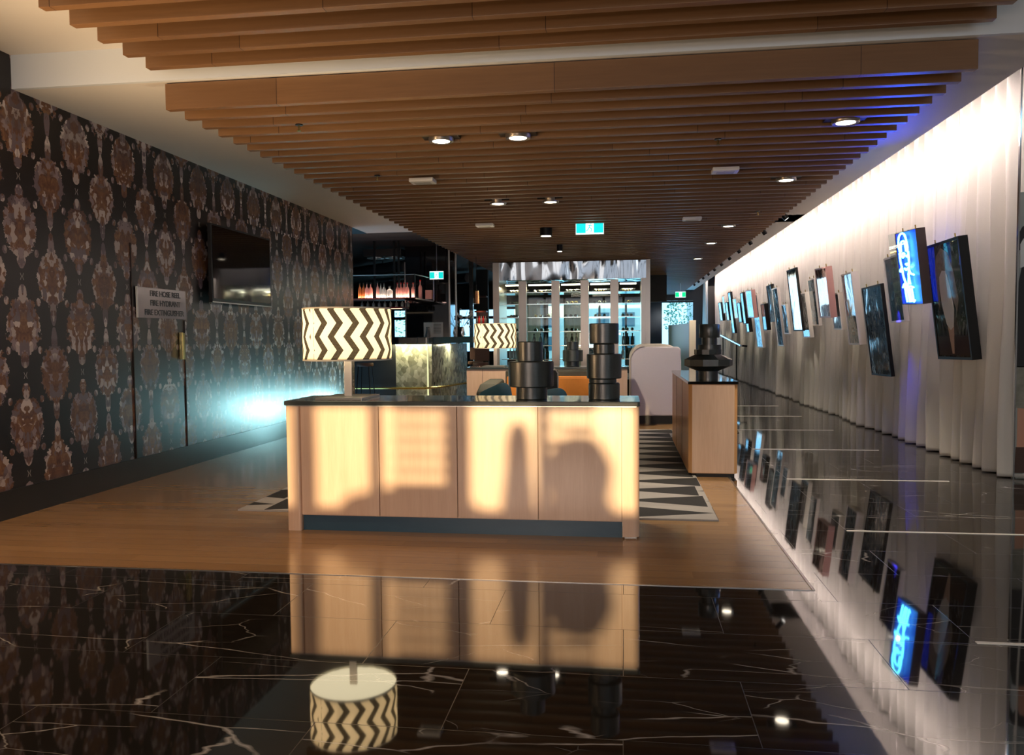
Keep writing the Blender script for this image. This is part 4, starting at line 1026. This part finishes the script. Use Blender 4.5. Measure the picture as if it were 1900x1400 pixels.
for px, py, lab in ((555, 237, 'fire sprinkler head below the slats at upper left'), (1332, 263, 'dark sprinkler plate among the slats right of centre'), (700, 330, 'fire sprinkler head left of the white speaker box'), (1406, 395, 'fire sprinkler head near the slat ends at right')):
    q = P(px, py, 'z', 3.42)
    if sk0 is None:
        sk0 = thing('sprinkler', lab, 'sprinkler', (q.x, q.y, 3.45), 'sprinkler heads below the slats')
        B().lathe([(.035, 3.44), (.035, 3.45)], (q.x, q.y, 0), 16).build('escutcheon', M['black_metal'], sk0)
        B().tube([(q.x, q.y, 3.44), (q.x, q.y, 3.395)], .010).build('stem', M['brass'], sk0)
        B().lathe([(.02, 3.39), (.02, 3.395)], (q.x, q.y, 0), 14).build('deflector', M['brass'], sk0)
    else: dup(sk0, (q.x, q.y, 3.45), lab)
# exit signs
def exit_sign(x0, x1, y, z0, z1, col, lab, top):
    t = thing('exit_sign', lab, 'exit sign', ((x0 + x1) / 2, y, z0)); H = z1 - z0; W = x1 - x0
    em = emitter('exit_panel_%d' % int(y), col, 1.5); wh = emitter('exit_white_%d' % int(y), (.75, 1, 1), 2.2)
    B().box(x0, x1, y, y + .05, z0, z1, .004).build('housing', M['white_plastic'], t)
    B().box(x0 + .01, x1 - .01, y - .004, y, z0 + .01, z1 - .01).build('face', wh, t)
    for a, c in ((.03, .36), (.64, .97)): B().box(x0 + W * a, x0 + W * c, y - .007, y - .004, z0 + H * .12, z1 - H * .12).build('green_field', em, t)
    # running figure
    f = B(); cx = (x0 + x1) / 2; cz = (z0 + z1) / 2; s_ = H * .34; yy = y - .008
    f.ball((cx + s_ * .25, yy, cz + s_ * .85), s_ * .2, 1, (1, .2, 1))
    for a, c in (((.1, .6), (-.1, 0)), ((-.1, 0), (.4, -.3)), ((.4, -.3), (.25, -.95)), ((-.1, 0), (-.4, -.5)), ((-.4, -.5), (-.75, -.75)), ((.1, .5), (.55, .2)), ((.1, .5), (-.4, .25))):
        f.tube([(cx + a[0] * s_, yy, cz + a[1] * s_), (cx + c[0] * s_, yy, cz + c[1] * s_)], s_ * .09, 6)
    f.build('running_figure', em, t)
    B().tube([(cx, y + .025, z1), (cx, y + .025, top)], .008, 6).build('rod', M['steel'], t)
exit_sign(-.815, -.325, 14.0, 3.265, 3.51 - .0, (0, .62, .62), 'large glowing green exit sign hanging below the slats at centre', 3.52)
exit_sign(-4.36, -4.03, 18.0, 2.85, 3.04, (0, .55, .50), 'small green exit sign by the black column over the bar', 3.78)
exit_sign(1.86, 2.24, 30.0, 2.93, 3.15, (0, .75, .25), 'distant green exit sign above the far glass door', 3.45)

# track with spotlights along the right edge
tk = thing('lighting_track', 'black lighting track in the slot between slats and curtain cove', 'track', (2.68, 26, 3.66))
B().box(2.66, 2.70, 15.3, 38, 3.64, 3.665).build('rail', M['black_metal'], tk)
def spot_head(x, y, z, tgt, lab, e, group='track spotlights above the corridor'):
    t = thing('track_spotlight', lab, 'spotlight', (x, y, z), group)
    a = Vector((x, y, z - .06)); d = (Vector(tgt) - a).normalized()
    B().tube([(x, y, z), (x, y, z - .06)], .012).build('stem', M['black_metal'], t)
    B().tube([a - d * .08, a + d * .12], .045, 14).build('can', M['black_metal'], t, True)
    B().tube([a + d * .12, a + d * .124], .036, 14).build('lens', M['lens_white'], t)
    if e: lamp('spot_beam', 'SPOT', a + d * .14, e, (1.0, .86, .66), t, target=tgt, spot_size=math.radians(34), spot_blend=.8, shadow_soft_size=.03)
    return t
spot_head(2.72, 14.6, 3.675, (3.8, 14.6, 2.2), 'lone black spotlight on the white ceiling before the track slot', 120)
ordn = ['nearest', 'second', 'third', 'fourth', 'fifth', 'sixth', 'seventh', 'eighth', 'ninth', 'tenth', 'eleventh', 'twelfth']
for i in range(10):
    y = 16.4 + i * 1.75
    spot_head(2.68, y, 3.65, (3.75, y + .7, 2.1), 'black track spotlight in the dark slot, %s from the viewer' % ordn[i], 110 if i % 2 == 0 else 70)

# ------------------------------------------------------------------ pictures on the curtain
PX0, TILT = 3.70, math.radians(7)
def art(name, seed, c1, c2, c3, scale=3, dist=1.5, thr=.5):
    n = NT(name); v = n.mapped(n.obj(), (1, 1, .55), (seed, seed * .7, seed * 1.3))
    f = n.noise(v, scale, 4, .65, dist); g = n.noise(v, scale * 2.2, 3, .6, dist * 1.5)
    col = n.mix(n.ramp(f, [(thr - .07, (0, 0, 0)), (thr + .07, (1, 1, 1))]), c1, c2)
    col = n.mix(n.ramp(g, [(.55, (0, 0, 0)), (.62, (1, 1, 1))]), col, c3)
    n.set(color=col, rough=.05, ior=1.5, coat=.2, coat_rough=.03)
    n.bump(n.noise(n.mapped(n.obj(), (1, 1, 1)), 2.3, 2, .5, .5), .35, .015)
    return n.m
frame_mats = dict(white=plain('frame_white', (.72, .68, .64), .4), black=plain('frame_black', (.008, .008, .008), .5, 0, spec=.25), pink=plain('frame_pink', (.55, .30, .27), .4), dark=plain('frame_dark', (.05, .03, .03), .35))
def picture(name, lab, TL, TR, BL, BR, fr, depth, artmat, x0=PX0, cat='picture', fw=.025, parts=None):
    depth = min(depth, .11)
    n = Vector((-math.cos(TILT), 0, -math.sin(TILT)))
    p0 = Vector((x0, 0, 1.7))
    a, b, c, d = [PP(px, py, p0, n) for px, py in (TL, TR, BL, BR)]
    cen = (a + b + c + d) / 4
    ue = ((a - b) + (c - d)) / 2              # towards far end
    ve = ((a - c) + (b - d)) / 2              # upwards
    W_, H_ = ue.length, ve.length
    u = ue.normalized(); v = (ve - u * ve.dot(u)).normalized(); w_ = u.cross(v); 
    if w_.x > 0: w_ = -w_                     # faces the corridor
    t = thing(name, lab, cat, cen)
    def quad3(u0, u1, v0, v1, d0, d1):
        bb = B(); bb.prism([cen + u * s * 1 + v * q + w_ * d0 for s, q in ((u0, v0), (u1, v0), (u1, v1), (u0, v1))], w_ * (d1 - d0)); return bb
    hw, hh = W_ / 2, H_ / 2; fw = min(fw, hw * .3)
    f = B()
    for (u0, u1, v0, v1) in ((-hw, -hw + fw, -hh, hh), (hw - fw, hw, -hh, hh), (-hw + fw, hw - fw, -hh, -hh + fw), (-hw + fw, hw - fw, hh - fw, hh)):
        f.prism([cen + u * s + v * q for s, q in ((u0, v0), (u1, v0), (u1, v1), (u0, v1))], w_ * -depth)
    f.build('frame', frame_mats[fr], t)
    quad3(-hw + fw, hw - fw, -hh + fw, hh - fw, -depth + .01, -.008).build('print', artmat, t)
    h = B(); 
    for s in (-.6, .6): h.tube([cen + u * hw * s + v * hh - w_ * depth * .5, cen + u * hw * s + v * (hh + .05) - w_ * (depth * .5)], .008, 6)
    h.build('hook', M['brass'], t)
    wr = B()
    for s in (-.6, .6):
        q = cen + u * hw * s + v * (hh + .03) - w_ * depth * .5; wr.tube([q, (q.x + .02, q.y, 4.35)], .0012, 4)
    wr.build('hanging_wire', M['steel'], t)
    return t, cen, u, v, w_, hw, hh
Bl = [(.10, .16, .20), (.30, .36, .40), (.55, .58, .60)]
arts = {k: art('print_' + k, i * 3.7 + 1, *cs) for i, (k, cs) in enumerate({
    'sea': ((.03, .07, .10), (.16, .24, .30), (.45, .50, .55)), 'grey': ((.06, .07, .08), (.25, .26, .28), (.50, .50, .50)), 'storm': ((.02, .03, .05), (.12, .18, .24), (.35, .40, .42)),
    'rose': ((.18, .06, .06), (.40, .30, .30), (.10, .14, .18)), 'mist': ((.20, .24, .26), (.35, .40, .42), (.12, .16, .20)), 'night': ((.006, .007, .01), (.03, .035, .045), (.12, .13, .14))}.items())}
PIC = [
 ('white', 'night', (1641.7, 481), (1668, 470), (1649.7, 597.7), (1675, 596.5), 'white-framed dark picture half hidden behind the neon box', .06),
 ('black', 'storm', (1603.5, 535), (1642, 528), (1612, 693), (1645, 693.6), 'black-framed picture hung lowest, left of the neon box', .05),
 ('white', 'sea', (1563, 510), (1583.6, 504), (1572.4, 638), (1590, 638), 'tall white-framed blue picture left of the low black-framed one', .11),
 ('white', 'mist', (1539.4, 545), (1556, 543), (1547, 611.6), (1561, 611), 'short deep white-framed picture right of the pink-edged collage', .09),
 ('pink', 'rose', (1512.4, 500), (1536, 495), (1520, 588), (1537, 587.6), 'pink-edged collage picture in deep dark box, near one', .16),
 ('white', 'sea', (1499, 519), (1512, 516), (1505.6, 604), (1517.6, 603), 'white-framed blue picture tucked left of the pink collage', .06),
 ('white', 'grey', (1483, 545), (1495.6, 543), (1487.4, 625.6), (1501, 624), 'white-framed picture hung low, right of the tall dark one', .08),
 ('black', 'storm', (1462.6, 504), (1481, 498), (1468.6, 611), (1483.6, 610), 'tall dark-framed picture leaning forward mid corridor', .05),
 ('white', 'grey', (1450, 566), (1460, 565), (1454.4, 618), (1461.6, 618), 'small white-framed picture left of the tall dark one', .05),
 ('white', 'sea', (1434.4, 538.6), (1447, 536), (1440.6, 637.6), (1448.6, 637), 'long white-framed picture hanging low mid corridor', .06),
 ('black', 'mist', (1423, 532), (1433, 528), (1428, 596), (1435, 594), 'slim black-framed picture hung high beside the long white one', .08),
 ('black', 'grey', (1411.4, 565.6), (1419.4, 564), (1416, 611.6), (1421, 611.6), 'small thick black-framed picture near the long curtain centre', .16),
 ('white', 'sea', (1397.7, 553), (1408.6, 551), (1401, 638), (1410, 637.7), 'long white-framed picture right of the far collage', .08),
 ('pink', 'rose', (1381.7, 539.4), (1394.9, 537.7), (1388, 589), (1397.5, 589), 'pink-edged collage picture, the farther one', .16),
 ('black', 'storm', (1374.3, 545), (1379.4, 544), (1377.7, 599.4), (1382.3, 598), 'black-framed picture tucked left of the far collage', .16),
 ('black', 'grey', (1381, 576.6), (1386.3, 574.9), (1385, 616), (1389.7, 616), 'small black-framed picture hanging below the far collage', .16),
 ('black', 'mist', (1366.9, 561.7), (1372.6, 560.6), (1370.9, 597.7), (1376, 598.3), 'small black box-framed picture, third cluster from the far end', .16),
 ('white', 'mist', (1359.4, 554.9), (1365.7, 553.7), (1362.9, 590), (1368.6, 589.7), 'pale small picture near the far end of the curtain', .06),
 ('black', 'sea', (1352.3, 545.7), (1357, 544.6), (1356, 614), (1360.6, 613.7), 'long narrow dark picture near the far end of the curtain', .08),
 ('black', 'grey', (1345.4, 561.7), (1349.7, 560.6), (1348, 593.7), (1352.6, 594), 'small dark picture, third from the far end', .14),
 ('white', 'mist', (1338.9, 550), (1343.4, 549), (1342.9, 581), (1345.7, 580.6), 'small white picture, second from the far end', .06),
 ('black', 'grey', (1332.6, 561.7), (1337, 560.6), (1336, 595), (1340.6, 594.9), 'small picture farthest along the curtain', .14),
]
for fr, am, a, b_, c_, d_, lab, dp in PIC:
    xx = 3.56 if fr == 'pink' else 3.60 if 'leaning forward' in lab else 3.72 if 'hidden behind' in lab else 3.70 if 'third cluster' in lab else 3.72 if 'hanging below' in lab else 3.60 if 'tucked left of the far' in lab else 3.77 if 'tucked' in lab else PX0
    picture('framed_picture', lab, a, b_, c_, d_, fr, dp, arts[am], x0=xx)
# big black frame with an upright cone picture
t, cen, u, v, w_, hw, hh = picture('framed_picture', 'large black-framed photograph of a white cone, nearest on the curtain', (1722.8, 457), (1788.4, 437), (1733.6, 664), (1793, 664.6), 'black', .10, arts['night'], fw=.03)
def on_print(pts, off, mat, name):
    # pts in print units: u right as seen (-1..1), v up (-1..1)
    bb = B(); bb.prism([cen + u * (-hw * p[0]) + v * (hh * p[1]) + w_ * (-.008) for p in pts], w_ * off); return bb.build(name, mat, t)
on_print([(.92, -.93), (-.88, -.93), (-.88, -.60), (.92, -.60)], .0015, plain('print_table_brown', (.05, .03, .028), .12), 'printed_table')
on_print([(-.55, -.15), (-.62, .20), (-.58, .55), (-.40, .78), (-.10, .90), (.25, .80), (.50, .45), (.60, .0), (.45, -.2), (.30, .0), (.1, .45), (-.2, .5), (-.40, .3)], .003, mottled('print_fur', (.10, .08, .065), (.34, .29, .24), 18, .12), 'printed_shawl')
on_print([(-.35, .42), (-.15, .52), (.05, .50), (.22, .2), (.28, -.15), (.15, -.45), (-.02, -.50), (-.22, -.40), (-.38, -.05), (-.40, .2)], .0045, plain('print_white', (.62, .61, .58), .12), 'printed_white_shape')
on_print([(-.18, -.42), (.16, -.45), (.02, -.90), (-.08, -.90)], .004, plain('print_cone', (.45, .32, .25), .12), 'printed_cone')
t_, cen_, u_, v_, w__, hw_, hh_ = t, cen, u, v, w_, hw, hh

# neon sign in a shallow box
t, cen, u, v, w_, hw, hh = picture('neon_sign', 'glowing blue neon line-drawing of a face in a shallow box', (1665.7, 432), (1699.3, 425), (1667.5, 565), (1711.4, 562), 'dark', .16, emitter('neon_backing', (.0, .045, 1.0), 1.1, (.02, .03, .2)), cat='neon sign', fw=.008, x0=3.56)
neon = emitter('neon_tube', (.10, .62, 1.0), 14.0)
def curve_pts(pts, n=4):
    out = []
    for i in range(len(pts) - 1):
        p0, p1, p2, p3 = [Vector(pts[max(0, min(len(pts) - 1, j))]) for j in (i - 1, i, i + 1, i + 2)]
        for k in range(n):
            s = k / n; out.append(.5 * ((2 * p1) + (-p0 + p2) * s + (2 * p0 - 5 * p1 + 4 * p2 - p3) * s * s + (-p0 + 3 * p1 - 3 * p2 + p3) * s ** 3))
    out.append(Vector(pts[-1])); return out
strokes = [
 [(-.50, .42), (-.62, .62), (-.52, .86), (-.25, .95), (.05, .90), (.20, .65), (.18, .42)],
 [(-.42, .45), (-.38, .68), (-.20, .74), (.0, .70), (.05, .45)],
 [(-.60, .44), (-.58, .20), (-.48, .0), (-.44, -.2), (-.25, -.42), (-.15, -.48)],
 [(.25, .44), (.22, .15), (.10, -.15), (-.02, -.40), (-.12, -.46)],
 [(-.50, .38), (-.30, .30), (-.12, .38), (-.25, .42), (-.40, .36)], [(.0, .34), (.12, .30), (.22, .36)],
 [(-.10, .12), (.02, .08), (.05, .14)], [(-.25, .0), (-.10, -.05), (.08, .0)],
 [(-.48, .05), (-.72, -.06), (-.45, -.08)], [(.15, -.05), (.30, -.16), (.55, -.20)],
 [(-.60, -.52), (-.40, -.42), (-.15, -.50), (.15, -.50), (.42, -.54)], [(.05, -.15), (.15, -.45)],
 [(-.40, -.45), (-.36, -.70), (-.30, -.93)], [(-.20, -.48), (-.14, -.70), (-.05, -.93)], [(.02, -.5), (.05, -.7), (.10, -.93)], [(.22, -.55), (.28, -.75), (.30, -.92), (.42, -.88)],
]
for s_ in strokes:
    pts = curve_pts([cen + u * (-hw * (p[0] + .14)) + v * (hh * p[1]) + w_ * .03 for p in s_], 4)
    B().tube(pts, .0125, 8).build('neon_tube', neon, t, True)
pane = B(); pane.prism([cen + u * (hw * a) + v * (hh * b) + w_ * .07 for a, b in ((-1, -1), (1.05, -1), (1.05, 1), (-1, 1))], w_ * .004)
pane.build('acrylic_cover', M['glass'], t)
lamp('neon_glow', 'POINT', cen + w_ * .055, 20, (.03, .10, 1.0), t, shadow_soft_size=.02)
lamp('neon_glow', 'SPOT', cen + w_ * .08, 230, (.02, .05, 1.0), t, target=cen + Vector((-1.7, -1.9, 1.5)), spot_size=1.15, spot_blend=1.0, shadow_soft_size=.02)

gq = P(1700, 640, 'x', 3.95)
lamp('neon_glow', 'SPOT', (3.66, gq.y, cen.z - hh * 1.03), 60, (.05, .04, 1.0), t, target=(4.02, gq.y, 1.05), spot_size=math.radians(66), spot_blend=1.0, shadow_soft_size=.03)

# life-size-plus printed figure on the return wall
t = thing('wall_poster', 'tall wall print of a standing figure with white headphones, cut by the right edge', 'poster', (4.5, 9.0, 0))
B().box(4.02, 5.1, 8.985, 9.0, .05, 2.95).build('print_sheet', plain('poster_ground', (.30, .33, .31), .35), t)
def flatpoly(name, pts, mat, y=8.985, d=.003):
    B().prism([(x, y, z) for x, z in pts], (0, -d, 0)).build(name, mat, t)
skin = plain('print_skin', (.50, .26, .17), .5)
flatpoly('printed_shirt', [(3.99 + .02, 1.16), (4.01, 1.95), (4.05, 2.18), (4.16, 2.25), (4.45, 2.24), (4.60, 2.1), (4.62, 1.16)], plain('print_black_shirt', (.010, .010, .011), .5), d=.004)
flatpoly('printed_face', [(4.08, 2.20), (4.06, 2.38), (4.10, 2.52), (4.2, 2.58), (4.30, 2.5), (4.32, 2.3), (4.24, 2.2)], skin, d=.006)
flatpoly('printed_hair', [(4.02, 2.36), (4.00, 2.5), (4.05, 2.60), (4.16, 2.65), (4.3, 2.6), (4.34, 2.45), (4.24, 2.52), (4.12, 2.50), (4.08, 2.36)], plain('print_hair', (.012, .010, .010), .5), d=.008)
flatpoly('printed_headphones', [(4.035, 2.18), (4.03, 2.42), (4.06, 2.48), (4.09, 2.42), (4.09, 2.2)], plain('print_headphones', (.62, .64, .62), .4), d=.010)
flatpoly('printed_shorts', [(4.01, .74), (4.01, 1.17), (4.62, 1.17), (4.64, .74), (4.36, .72), (4.32, .95), (4.25, .72)], mottled('print_camouflage', (.10, .10, .07), (.32, .31, .26), 14, .5), d=.004)
flatpoly('printed_leg', [(4.04, .30), (4.04, .76), (4.22, .76), (4.18, .30)], skin, d=.003)
flatpoly('printed_leg', [(4.40, .30), (4.38, .76), (4.58, .76), (4.54, .30)], skin, d=.003)
flatpoly('printed_boot', [(4.02, .06), (4.03, .33), (4.19, .33), (4.30, .14), (4.30, .06)], plain('print_boot', (.06, .03, .02), .5), d=.006)
flatpoly('printed_boot', [(4.38, .06), (4.39, .33), (4.55, .33), (4.66, .14), (4.66, .06)], plain('print_boot_b', (.06, .03, .02), .5), d=.006)
o = thing('wall_lamp', 'small round pinkish lamp high on the return wall at the right edge', 'lamp', (4.12, 8.98, 3.97))
B().ball((4.12, 8.96, 3.97), .035, 2).build('bulb', emitter('pink_bulb', (1, .6, .5), 3), o)

# ------------------------------------------------------------------ plant shapes added out of view to throw the shadows on the desk
def shade_caster(x, y, lab, kind):
    t = thing('shade_caster', lab, 'shade_caster', (x, y, 0)); rt = random.Random(int(x * 10))
    B().lathe([(.20, 0), (.26, .5)], (x, y, 0), 20).build('pot', wf, t, True)
    b = B()
    if kind == 'slim':
        b.lathe([(.05, .5), (.14, .7), (.13, 1.1), (.10, 1.4), (.09, 1.6), (.06, 1.7), (.02, 1.74)], (x, y, 0), 14)
    else:
        b.ball((x, y, 1.42), .26, 3, (1, .8, 1.2), .05); b.ball((x, y, 1.0), .30, 3, (1, .8, 1.2), .05); b.tube([(x, y, .45), (x, y, 1.0)], .03)
    b.build('foliage', M['foliage'], t)
shade_caster(-1.12, -4.9, 'added slim potted shrub shape, unseen, shading the desk front', 'slim')
shade_caster(-.70, -6.0, 'added broad potted shrub shape, unseen, shading the desk front', 'round')
hb = B()  # low rounded blocker added to shade the bottom of the desk front
pts = [(-2.75, 0), (-2.72, .9), (-2.5, 1.22), (-2.1, 1.30), (-1.75, 1.30), (-1.45, 1.15), (-1.30, .9), (-1.28, 0)]
hb.prism([(x, -6.2, z) for x, z in pts], (0, .5, 0)); o = hb.build('low_shade_caster', M['foliage'], bev=.05); tag(o, 'added low rounded shape, unseen, shading the bottom of the desk front', 'low_shade_caster')
o = B().box(-12, 12, -12, -3.72, -.06, -.01).build('pavement', plain('street_paving', (.25, .24, .22), .8)); tag(o, 'street paving outside the front window', 'pavement', kind='structure')

# ------------------------------------------------------------------ lobby lamps added out of view to brighten the room
def lobby_fill(x, y, lab, e, col=WARM, ang=140):
    t = thing('downlight', lab, 'downlight', (x, y, 3.95))
    B().lathe([(.10, 3.94), (.10, 3.96)], (x, y, 0), 24).build('lens', M['lens_warm'], t)
    lamp('lobby_fill_beam', 'SPOT', (x, y, 3.90), e, col, t, target=(x, y, 0), spot_size=math.radians(ang), spot_blend=.9, shadow_soft_size=.1)
lobby_fill(-4.45, 4.0, 'added unseen downlight in the white ceiling by the patterned wall', 260)
lobby_fill(-4.45, .8, 'added unseen downlight in the white ceiling behind the viewpoint, left', 200)
lobby_fill(5.2, 2.0, 'added unseen downlight in the lobby ceiling at right', 150, (1, .8, .65))
lobby_fill(5.2, 5.2, 'second added unseen downlight in the lobby ceiling at right', 110, (1, .85, .75))
for (x, y, z), tg, e, an, lab in (((-3.6, 14.3, .22), (LW, 11.0, .75), 260, 42, 'added floor light imitating a window reflection on the patterned wall, nearer one'),
                              ((-4.25, 15.7, .22), (LW, 13.5, 1.15), 330, 50, 'added floor light imitating a window reflection on the patterned wall, farther one')):
    wl = thing('sheen_helper', lab, 'spotlight', (x, y, 0))  # added lamp imitating the cool window reflection on the wallpaper
    B().box(x - .06, x + .06, y - .06, y + .06, 0, .02).build('base', M['black_metal'], wl)
    B().tube([(x, y, .02), (x, y, .2)], .03, 12).build('can', M['black_metal'], wl)
    lamp('sheen_beam', 'SPOT', (x - .03, y - .04, z), e, (.42, .86, .92), wl, target=tg, spot_size=math.radians(an), spot_blend=1.0, shadow_soft_size=.09)
# uplighter added out of frame, standing in for warm floor bounce on the slats
ux, uy = -4.85, 4.1
ul = thing('bounce_uplighter', 'added warm uplighter out of frame at left, standing in for floor bounce', 'helper light', (ux, uy, 0))
B().lathe([(.14, 0), (.14, .025)], (ux, uy, 0), 24).build('base', M['steel'], ul)
B().tube([(ux, uy, .025), (ux, uy, 1.10)], .014).build('pole', M['steel'], ul)
B().lathe([(.03, 1.10), (.17, 1.26), (.165, 1.265), (.02, 1.11)], (ux, uy, 0), 28).build('bowl', M['steel'], ul, True)
lamp('bounce_fill', 'SPOT', (ux, uy, 1.28), 580, (1.0, .66, .36), ul, target=(-2.2, 6.0, 3.7), spot_size=math.radians(105), spot_blend=1.0, shadow_soft_size=.14)
